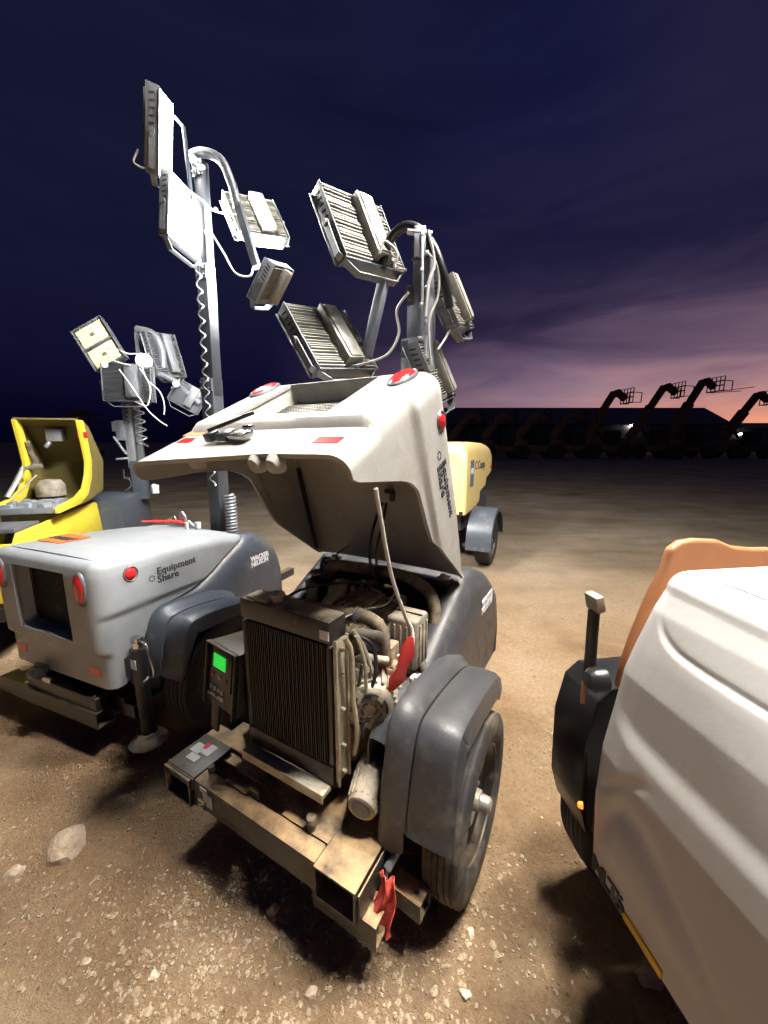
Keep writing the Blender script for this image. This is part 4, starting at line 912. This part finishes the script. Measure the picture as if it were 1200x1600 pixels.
for sx in (-1, 1): wheel(Cc, sx * .57, .1, .325, .325, .175, sx, 'tyredark')
m = MB(); m.box((.0, .1, .40), (.7, 1.5, .10)); m.build('chassis', 'black', Cc)
MC = Matrix.Translation((.47, .69, -.10)) @ Matrix.Rotation(0, 4, 'Z') @ Matrix.Diagonal((1.1, 1, 1.10, 1))   # mast stands ahead of the body
m = MB(); m.box((.135, .60, 1.15), (.13, .13, .40)); m.xf(MC).build('mast_base', 'greyB', Cc, bevel=.006)
m = MB(); m.box((.09, .60, 1.70), (.075, .09, .85)); m.xf(MC).build('mast_section', 'galv', Cc, bevel=.003)
m = MB(); m.box((.165, .62, 1.65), (.055, .06, .95)); m.xf(MC).build('mast_section', 'lampgrey', Cc, bevel=.003)
lettering('mast_print', 'GENERAC', .068, 'ink', Cc, (.535, 1.2445, 2.12), (.0, 0, -1), (1, 0, 0), bold=.002, spacing=1.05)
m = MB(); pts = []
for k in range(5 * 12 + 1):
    a = 2 * pi * k / 12; pts.append((.205 + .045 * cos(a), .56 + .03 * sin(a), 1.50 + .42 * k / 60))
m.tube(pts, .006, 6); m.xf(MC).build('coiled_cable', 'galv', Cc, smooth=True)
m = MB(); m.box((.02, .56, 1.66), (.08, .05, .20)); m.bar((-.045, .54, 1.60), (.05, .55, 1.42), .03, .02); m.bar((-.05, .54, 1.37), (.06, .55, 1.38), .02, .02); m.box((-.03, .55, 1.70), (.04, .03, .10)); m.xf(MC).build('winch_bracket', 'galv', Cc, bevel=.004)
m = MB(); m.tube(bez([(.02, .50, 1.26), (.02, .50, 1.18), (.06, .5, 1.17), (.07, .50, 1.10), (.02, .5, 1.05)], 5), .007, 8); m.tube([(.02, .50, 1.27), (.02, .50, 1.19), (.07, .5, 1.19)], .006, 8); m.xf(MC).build('wire_hook', 'chrome', Cc, smooth=True)
m = MB(); m.box((.25, .66, 1.04), (.07, .05, .09)); m.cyl((.25, .62, 1.0), (.25, .62, 1.10), .02, 10); m.xf(MC).build('valve_block', 'white', Cc, bevel=.004)
# twin LED heads
def led_head(par, pos, r_, u_):
    mt = world_of(par).inverted() @ frame3(pos, r_, u_)
    b = MB(); b.box((0, 0, -.03), (.33, .46, .05))
    for sx in (-1, 1): b.box((sx * .165, 0, .0), (.012, .46, .05))
    for y in (-.23, -.003, .23): b.box((0, y, .0), (.33, .012, .03))
    o = b.build('floodlight', 'lampgrey', par, bevel=.003); o.matrix_basis = mt
    for sy in (-1, 1):
        p = MB(); p.box((0, sy * .115, -.002), (.285, .185, .008)); p.build('led_panel', 'phos', o)
        p = MB(); p.box((0, sy * .115, .0035), (.045, .035, .003)); p.build('lens_mark', 'phosline', o)
    f = MB()
    for k in range(16): f.box((-.15 + .02 * k, 0, -.08), (.004, .44, .06))
    f.build('cooling_fins', 'lampgrey', o); return o
led_head(Cc, (-2.932, 4.209, 2.589), (.86, .12, .50), (-.48, .10, .87))
floodlight(Cc, (-2.645, 4.163, 2.198), (.98, .20, .0), (0, .1, .99), .46, .38, lens='lens', fins='lampgrey')
floodlight(Cc, (-2.380, 4.427, 2.520), (.45, .87, .1), (-.2, .0, .98), .34, .46, fins='lampgrey')
floodlight(Cc, (-2.139, 4.370, 2.083), (.80, .30, -.50), (.45, .2, .87), .30, .26, fins='lampgrey')
m = MB(); m.tube(bez([(-2.622, 4.370, 2.773), (-2.461, 4.370, 2.727), (-2.380, 4.370, 2.578), (-2.380, 4.370, 2.382)], 6), .040, 12); m.tube(bez([(-2.932, 4.255, 2.359), (-2.645, 4.255, 2.359), (-2.415, 4.312, 2.313), (-2.242, 4.347, 2.232), (-2.139, 4.370, 2.117), (-2.012, 4.370, 2.002)], 6), .035, 12)
m.bar((-2.622, 4.370, 2.750), (-2.622, 4.370, 2.382), .04, .04); m.build('lamp_arm', 'lampgrey', Cc, smooth=True, world=True)
m = MB(); m.lathe([(.001, .03), (.06, .025), (.075, .0), (.075, -.05)], (-2.472, 4.163, 2.417), (0, -1, -.1), 24); m.lathe([(.001, .02), (.03, .015), (.035, 0)], (-2.829, 4.117, 2.370), (0, -1, 0), 16); m.lathe([(.001, .02), (.03, .015), (.035, 0)], (-2.185, 4.232, 2.198), (0, -1, 0), 16); m.build('junction_cover', 'white', Cc, smooth=True, world=True)
m = MB()
for a in ([(-2.806, 4.117, 2.520), (-2.691, 4.094, 2.520), (-2.576, 4.094, 2.474), (-2.495, 4.117, 2.474)], [(-2.783, 4.117, 2.497), (-2.714, 4.094, 2.405), (-2.553, 4.094, 2.359)], [(-2.438, 4.082, 2.359), (-2.392, 4.071, 2.221), (-2.277, 4.071, 2.106), (-2.242, 4.071, 1.979), (-2.254, 4.071, 1.876)], [(-2.645, 4.048, 2.313), (-2.507, 4.025, 2.117), (-2.392, 4.025, 1.922), (-2.277, 4.025, 1.807), (-2.208, 4.025, 1.761)], [(-2.461, 4.082, 2.336), (-2.369, 4.071, 2.152), (-2.415, 4.071, 1.968), (-2.530, 4.071, 2.002)]): m.tube(bez(a, 6), .006, 6)
m.build('lamp_cable', 'cable', Cc, smooth=True, world=True)

# ------------------------------------------------------------------ tower D : cream, at the right, almost touching the camera
D = thing('light_tower', (.578, .935, 0), R(-82), 'large cream light tower trailer with an orange back panel, cut off by the right edge', 'light tower', 'mobile light towers')
INS = [(.40, .012), (.43, .010), (.54, .003), (.64, -.002), (.79, .002), (.90, .017), (1.02, .032), (1.09, .050), (1.19, .080), (1.28, .118), (1.40, .118)]
def d_surf():
    rc = .05; LX = 1.05; LY = 1.55; cols = []
    for k in range(24): cols.append((0, LY - (LY - rc) * k / 23, -1, 0))
    for k in range(1, 10):
        a = pi / 2 * k / 9; cols.append((rc - rc * cos(a), rc - rc * sin(a), -cos(a), -sin(a)))
    nn = 150
    for k in range(1, nn + 1): cols.append((rc + (LX - 2 * rc) * k / nn, 0, 0, -1))
    for k in range(1, 10):
        a = pi / 2 * k / 9; cols.append((LX - rc + rc * sin(a), rc - rc * cos(a), sin(a), -cos(a)))
    for k in range(1, 24): cols.append((LX, rc + (LY - rc) * k / 23, 1, 0))
    ztop = lambda x: 1.298 - .035 * x / LX
    rows = []; nl = 150; rt = .055
    def disp(x, z, ny):
        if ny > -.3: return 0
        w_ = sstep(.0, .12, x)
        z2 = .905 + .085 * math.exp(-x / .05); d = .015 * (1 - sstep(z2 - .055, z2 + .004, z)) * sstep(.015, .12, x)
        z1 = 1.125 + .10 * math.exp(-max(0, x - .04) / .035); d += .006 * (1 - sstep(z1 - .012, z1 + .003, z)) * sstep(.04, .10, x) - .006 * math.exp(-((z - z1) / .006) ** 2) * sstep(.04, .08, x)
        z3 = .69 - 2.3 * (x - .12) ** 2 if x > .12 else .69 - 1.6 * (.12 - x); d -= .034 * math.exp(-((z - z3) / .045) ** 2) * sstep(.0, .10, x)
        d += .012 * math.exp(-((z - (z3 - .13)) / .08) ** 2) * w_
        d -= .014 * math.exp(-((x - .05 - .9 * (z - .69)) / .018) ** 2) * sstep(.66, .70, z) * (1 - sstep(.76, .84, z))
        return -d * .55 * sstep(.47, .58, z)
    for l in range(nl):
        row = []
        for x, y, nx, ny in cols:
            z = .405 + (ztop(x) - rt - .405) * l / (nl - 1); i_ = lerp_pts(INS, z); dd = disp(x, z, ny) * min(1, -ny if ny < 0 else 0)
            row.append(Vector((x + .30 * i_ * (1 - x / LX), y + i_ * (1 - y / LY) - ny * dd, z)))
        rows.append(row)
    for k in range(1, 9):
        a = pi / 2 * k / 8; row = []
        for b, (x, y, nx, ny) in zip(rows[nl - 1], cols): row.append(Vector((b.x - nx * rt * (1 - cos(a)), b.y - ny * rt * (1 - cos(a)), b.z + rt * sin(a))))
        rows.append(row)
    m = MB(); m.grid(rows)
    last = rows[-1]; m.add(last, [tuple(range(len(last)))])
    return m
dm = d_surf(); hD = dm.build('hood', 'hood_white', D, smooth=False, fix=True)
hD.data.polygons.foreach_set('use_smooth', [True] * len(hD.data.polygons)); q = hD.modifiers.new('split', 'EDGE_SPLIT'); q.split_angle = R(45)
# orange panel behind the hood
prof = [(lerp_pts(INS, z) + .046, z) for z in (.93, 1.02, 1.09, 1.19, 1.27)] + [(.17, 1.325), (.20, 1.345), (.24, 1.35), (.31, 1.345), (.36, 1.325), (.42, 1.318), (.60, 1.312), (.66, 1.33), (1.2, 1.33), (1.2, .93)]
m = MB(); m.yz(prof, -.034, -.008); m.build('end_panel', 'orange', D, bevel=.010, seg=3)
m = MB(); m.lathe([(.001, .03), (.022, .027), (.032, .012), (.034, -.02)], (-.035, .018, .95), (0, -1, 0), 20); m.build('hood_latch', 'blackclean', D, smooth=True)
m = MB(); m.bar((-.06, .0, .93), (-.045, -.01, .87), .012, .006); m.build('latch_lever', 'orange', D, bevel=.001)
m = MB()
P2 = [(.085, .36), (.055, .46), (.048, .70), (.075, .83), (.12, .87), (.70, .87), (.80, .80), (.82, .45)]
P3 = [(a + (.012 if a < .4 else -.012), b - .012) for a, b in P2[::-1]]
m.yz(P2 + P3, -.25, -.09); m.yz(P2, -.10, -.09); m.yz([(a, b) for a, b in P2], -.256, -.246)
fd = m.build('fender', 'blackclean', D, bevel=.018, seg=3)
wheel(D, -.185, .42, .33, .33, .14, -1, 'tyredark')
wheel(D, 1.30, .40, .33, .33, .19, 1, 'tyredark')
m = MB(); m.box((.55, 1.0, .36), (.8, 1.2, .08)); m.box((-.06, .5, .45), (.10, .8, .16)); m.build('chassis', 'black', D)
m = MB(); m.cyl((-.20, .125, .80), (-.205, .122, 1.07), .018, 16); m.build('jack_post', 'blackclean', D)
m = MB(); m.box((-.205, .122, 1.10), (.060, .030, .055), Matrix.Rotation(R(14), 3, 'X')); m.build('jack_head', 'steel', D, bevel=.006)
m = MB(); m.lathe([(.001, .014), (.008, .011), (.010, .0)], (-.012, -.002, .565), (-.5, -1, 0), 16); m.build('marker_light', 'amber', D, smooth=True)
lettering('lettering', 'MLT6', .066, 'ink', D, (.035, .0085, .4145), (1, 0, 0), (0, 0, 1), bold=.001, spacing=.66, depth=.004)
m = MB(); m.box((.215, .0085, .421), (.115, .008, .022)); m.build('reflector_tape', 'ystick', D, bevel=.002)
m = MB(); m.box((.245, .33, 1.262), (.05, .05, .02)); m.cyl((.24, .30, 1.275), (.27, .36, 1.275), .010, 8); m.build('hood_hinge', 'chrome', D, bevel=.003)
m = MB()
for k in range(4): m.cyl((.10 + .016 * k, .27 + .004 * k, 1.2505 + .001), (.10 + .016 * k, .27 + .004 * k, 1.262), .0035, 8)
m.build('vent_hole', 'ink', D)
# its own mast, raised above the picture, with its four lamps shining
m = MB(); m.box((.32, 1.25, 2.2), (.16, .16, 3.6)); m.build('mast_section', 'mastgrey', D, bevel=.004)
m = MB(); m.box((.32, 1.25, 4.75), (.12, .12, 1.9)); m.build('mast_section', 'mastgrey', D, bevel=.004)
m = MB(); m.bar((.60, 1.45, 5.62), (-.80, .55, 5.62), .05, .05); m.bar((-.40, 1.60, 5.58), (.35, .40, 5.58), .04, .04); m.build('lamp_arm', 'mastgrey', D, bevel=.004)
for k, (dx, dy, tx, ty) in enumerate(((-.80, .55, -.20, -.50), (-.42, 1.60, -.40, -.35), (.38, .38, .30, -.55), (.60, 1.45, -.05, -.60))):
    back = Vector((-tx, -ty, 1)).normalized(); r_ = Vector((1, 0, tx)).normalized(); u_ = back.cross(r_)
    floodlight(D, (dx, dy, 5.68), r_, u_, .40, .40, lens='key', world=False)

# ------------------------------------------------------------------ E : pale yellow compressor trailer behind
Ec = thing('air_compressor', (1.0, 4.7, 0), R(-27), 'faded pale yellow compressor trailer with dark mudguard, behind the raised hood', 'compressor')
rows = []; W2 = .75; 
def e_row(y, top, inset_):
    r = .14; pts = []
    zb = lerp_pts([(0, .70), (.55, .74), (.75, .80), (.76, .92), (1.10, .98), (1.12, 1.08), (1.5, 1.16), (1.75, 1.2)], y)
    pts.append((0 - inset_, zb)); 
    for k in range(0, 7):
        a = pi / 2 * k / 6; pts.append((-inset_ - r + r * cos(a), top - r * 1.0 + r * sin(a)))
    for k in range(6, -1, -1):
        a = pi / 2 * k / 6; pts.append((-1.5 + inset_ + r - r * cos(a), top - r + r * sin(a)))
    pts.append((-1.5 + inset_, zb)); return [(x, y, z) for x, z in pts]
for y, t_, i_ in ((0.02, 1.40, .10), (0, 1.44, .05), (.005, 1.50, .02), (.03, 1.555, .0), (.08, 1.585, 0), (.2, 1.60, 0), (.55, 1.60, 0), (.745, 1.595, 0), (.765, 1.595, 0), (1.1, 1.585, 0), (1.13, 1.585, 0), (1.35, 1.56, .0), (1.5, 1.50, .01), (1.62, 1.42, .03), (1.70, 1.32, .05)): rows.append(e_row(y, t_, i_))
m = MB(); m.grid(rows); 
k = len(rows[0]); m.add(rows[0], [tuple(range(k))]); m.add(rows[-1], [tuple(range(k - 1, -1, -1))]); eb = m.build('canopy', 'tan', Ec, smooth=True)
m = MB(); m.box((-.75, .95, .62), (1.30, 1.5, .34)); m.build('chassis', 'greyB', Ec, bevel=.02)
m = MB(); rws = []
for kk in range(15):
    a = R(178 - 175 * kk / 14); rws.append([(x, .42 + .40 * cos(a), .33 + .42 * sin(a)) for x in (.02, .06, .30, .325)] + [(.33, .42 + .36 * cos(a), .33 + .38 * sin(a))])
m.grid([[(x, y - .01, z - .08) for x, y, z in rws[0]]] + rws); m.build('mudguard', 'greyB', Ec, smooth=True, solid=.008)
wheel(Ec, .19, .42, .32, .32, .20, 1, 'tyredark'); wheel(Ec, -1.69, .42, .32, .32, .20, -1, 'tyredark')
m = MB(); m.box((.002, .28, 1.20), (.004, .17, .34)); m.build('badge', 'blue', Ec)
lettering('badge_print', 'AIR', .10, 'white', Ec, (.0055, .205, 1.20), (0, 1, 0), (0, 0, 1), bold=.003, spacing=.8)
lettering('lettering', 'C Comp', .16, 'ink', Ec, (.003, .42, 1.24), (0, 1, 0), (0, 0, 1), bold=.002)
m = MB(); m.box((.002, 1.45, 1.22), (.006, .08, .06)); m.build('reflector', 'red', Ec)
m = MB(); m.box((-.05, .02, .72), (.05, .04, .05)); m.build('latch', 'black', Ec)

# ------------------------------------------------------------------ far yard: sheds and telehandlers
def shed(name, x0, x1, y, dep, eave, ridge, label, hip=4):
    o = thing(name, ((x0 + x1) / 2, y, 0), 0, label, 'shed', 'long low sheds across the yard'); hw = (x1 - x0) / 2
    m = MB(); m.box((0, dep / 2, eave / 2), (2 * hw, dep, eave)); m.build('wall', 'shed', o)
    m = MB(); ov = .8; a = [(-hw - ov, -ov, eave), (hw + ov, -ov, eave), (hw + ov, dep + ov, eave), (-hw - ov, dep + ov, eave)]
    b = [(-hw + hip, dep / 2, ridge), (hw - hip, dep / 2, ridge)]
    m.add(a + b, [(0, 1, 5, 4), (2, 3, 4, 5), (1, 2, 5), (3, 0, 4), (3, 2, 1, 0)]); r_ = m.build('roof', 'roof', o)
    m = MB(); m.box((0, -ov - .06, eave - .1), (2 * hw + 2 * ov, .12, .18)); m.build('gutter', 'teleblack', r_)
    for k in range(3):
        dx = -hw + (2 * hw) * (k + .5) / 3; m = MB(); m.box((dx, -.03, 1.5), (3.2, .06, 3.0)); d = m.build('roller_door', 'teleblack', o)
        m = MB(); m.box((dx, -.07, 3.06), (3.4, .03, .12)); m.build('door_lintel', 'roof', d)
    return o
s1 = shed('shed', -6, 51.5, 60, 8, 4.30, 7.0, 'long low shed with one lamp on its wall, behind the raised booms', 0)
s2 = shed('shed', 53.5, 85, 66, 8, 3.9, 4.9, 'lower shed at the far right edge, beyond the end of the long shed', 2)
def wall_lamp(x, y, z, label):
    o = thing('wall_lamp', (x, y, z), 0, label, 'wall lamp', 'lit lamps on the far sheds')
    m = MB(); m.box((0, .08, .08), (.5, .22, .10)); m.build('lamp_housing', 'teleblack', o); m = MB(); m.box((0, 0, 0), (.42, .16, .20)); m.build('lamp_glass', 'wall_lamp', o); return o
wall_lamp(37.4, 59.75, 4.0, 'lit lamp below the eave of the long shed between two raised booms')
wall_lamp(59.5, 65.75, 2.9, 'lit lamp on the lower shed at the far right edge')
def telehandler(x, y, rz, ang, blen, label, forks=False, parts=True):
    o = thing('telehandler', (x, y, 0), rz, label, 'telehandler', 'telehandlers parked in a row with booms raised')
    m = MB(); m.box((0, 0, 1.0), (4.6, 1.5, .7)); m.box((-1.7, 0, 1.5), (1.2, 1.7, .7)); m.build('chassis', 'tele', o, bevel=.08)
    m = MB(); m.box((.2, -.75, 1.95), (1.3, .8, 1.3)); c = m.build('cab', 'teleblack', o, bevel=.06)
    m = MB(); m.box((.2, -1.16, 2.05), (1.0, .02, .85)); m.build('cab_window', 'cabglass', c)
    for wx in (-1.5, 1.5):
        for wy in (-.95, .95):
            m = MB(); m.lathe([(.001, -.2), (.35, -.18), (.38, -.2), (.6, -.2), (.66, -.12), (.66, .12), (.6, .2), (.38, .2), (.35, .18), (.001, .2)], (wx, wy, .66), (0, 1, 0), 20); m.build('wheel', 'teleblack', o, smooth=True)
    p0 = Vector((-1.9, .15, 1.9)); d = Vector((cos(ang), 0, sin(ang))); p1 = p0 + d * blen * .62; p2 = p0 + d * blen
    m = MB(); m.bar(p0, p1, .62, .72); b = m.build('boom', 'tele', o, bevel=.04)
    m = MB(); m.bar(p1 - d * .5, p2, .46, .54); m.build('boom_extension', 'tele', b, bevel=.03)
    n = p2 + Vector((.25, 0, .10)); h = n + Vector((.9, 0, -.7))
    m = MB(); m.bar(p2 - d * .25, n + Vector((.25, 0, -.08)), .5, .62); m.bar(n, h, .42, .55); m.build('boom_head', 'tele', b, bevel=.04)
    m = MB(); cx = h.x + .15
    for z in (-.35, .15, .55): m.bar((cx, -.75, h.z + z), (cx, 1.05, h.z + z), .08, .10)
    for yy in (-.75, -.3, .15, .6, 1.05): m.bar((cx, yy, h.z - .4), (cx, yy, h.z + .95), .06, .06, up=(1, 0, 0))
    m.bar((cx, -.75, h.z + .95), (cx, 1.05, h.z + .95), .05, .05)
    for yy in (-.75, 1.05): m.bar((cx, yy, h.z + .55), (cx + .8, yy, h.z + .5), .06, .06); m.bar((cx + .8, yy, h.z + .5), (cx + .8, yy, h.z - .35), .06, .06, up=(1, 0, 0)); m.bar((cx, yy, h.z - .35), (cx + .8, yy, h.z - .35), .06, .06)
    m.build('fork_carriage', 'teleblack', o)
    if forks:
        for yy in (-.5, .8):
            m = MB(); m.bar((cx, yy, h.z - .4), (cx + 3.2, yy, h.z + (.0 if yy < 0 else -.2)), .12, .06); m.build('fork', 'teleblack', o)
    m = MB(); m.cyl(p0 + d * 1.6 + Vector((0, 0, -.3)), Vector((.4, .15, 1.2)), .12, 10); m.build('lift_cylinder', 'teleblack', o)
    return o
for x, rz_, a, blen, lab, fk in (
    (8.3, 0, 52, 2.9, 'telehandler at the left end of the dark row, just right of the raised hood', 0),
    (11.4, 0, 54, 2.9, 'second telehandler from the left in the dark row by the long shed', 0),
    (14.7, 0, 55, 2.9, 'third telehandler from the left in the dark row by the long shed', 0),
    (18.1, 0, 54, 2.9, 'fourth telehandler from the left, boom just below the long roofline', 0),
    (21.4, 0, 60, 4.8, 'telehandler whose boom head rises over the roof left of the shed lamp', 0),
    (25.8, 0, 60, 5.3, 'telehandler with boom raised over the roof right of the shed lamp', 0),
    (29.3, 0, 62, 6.1, 'telehandler with the highest boom and long forks sticking out', 1),
    (34.6, 0, 55, 5.2, 'telehandler at the right edge with its boom over the lower shed', 0),
):
    th = telehandler(x, 38, R((x * 7) % 9 - 4), R(a), blen, lab, fk); th.scale = (1, 1, 1 + ((x * 13) % 7 - 3) * .012)
telehandler(-31.5, 40, 0, R(50), 3.4, 'lone telehandler in the dark at far left, beyond the yellow light tower')
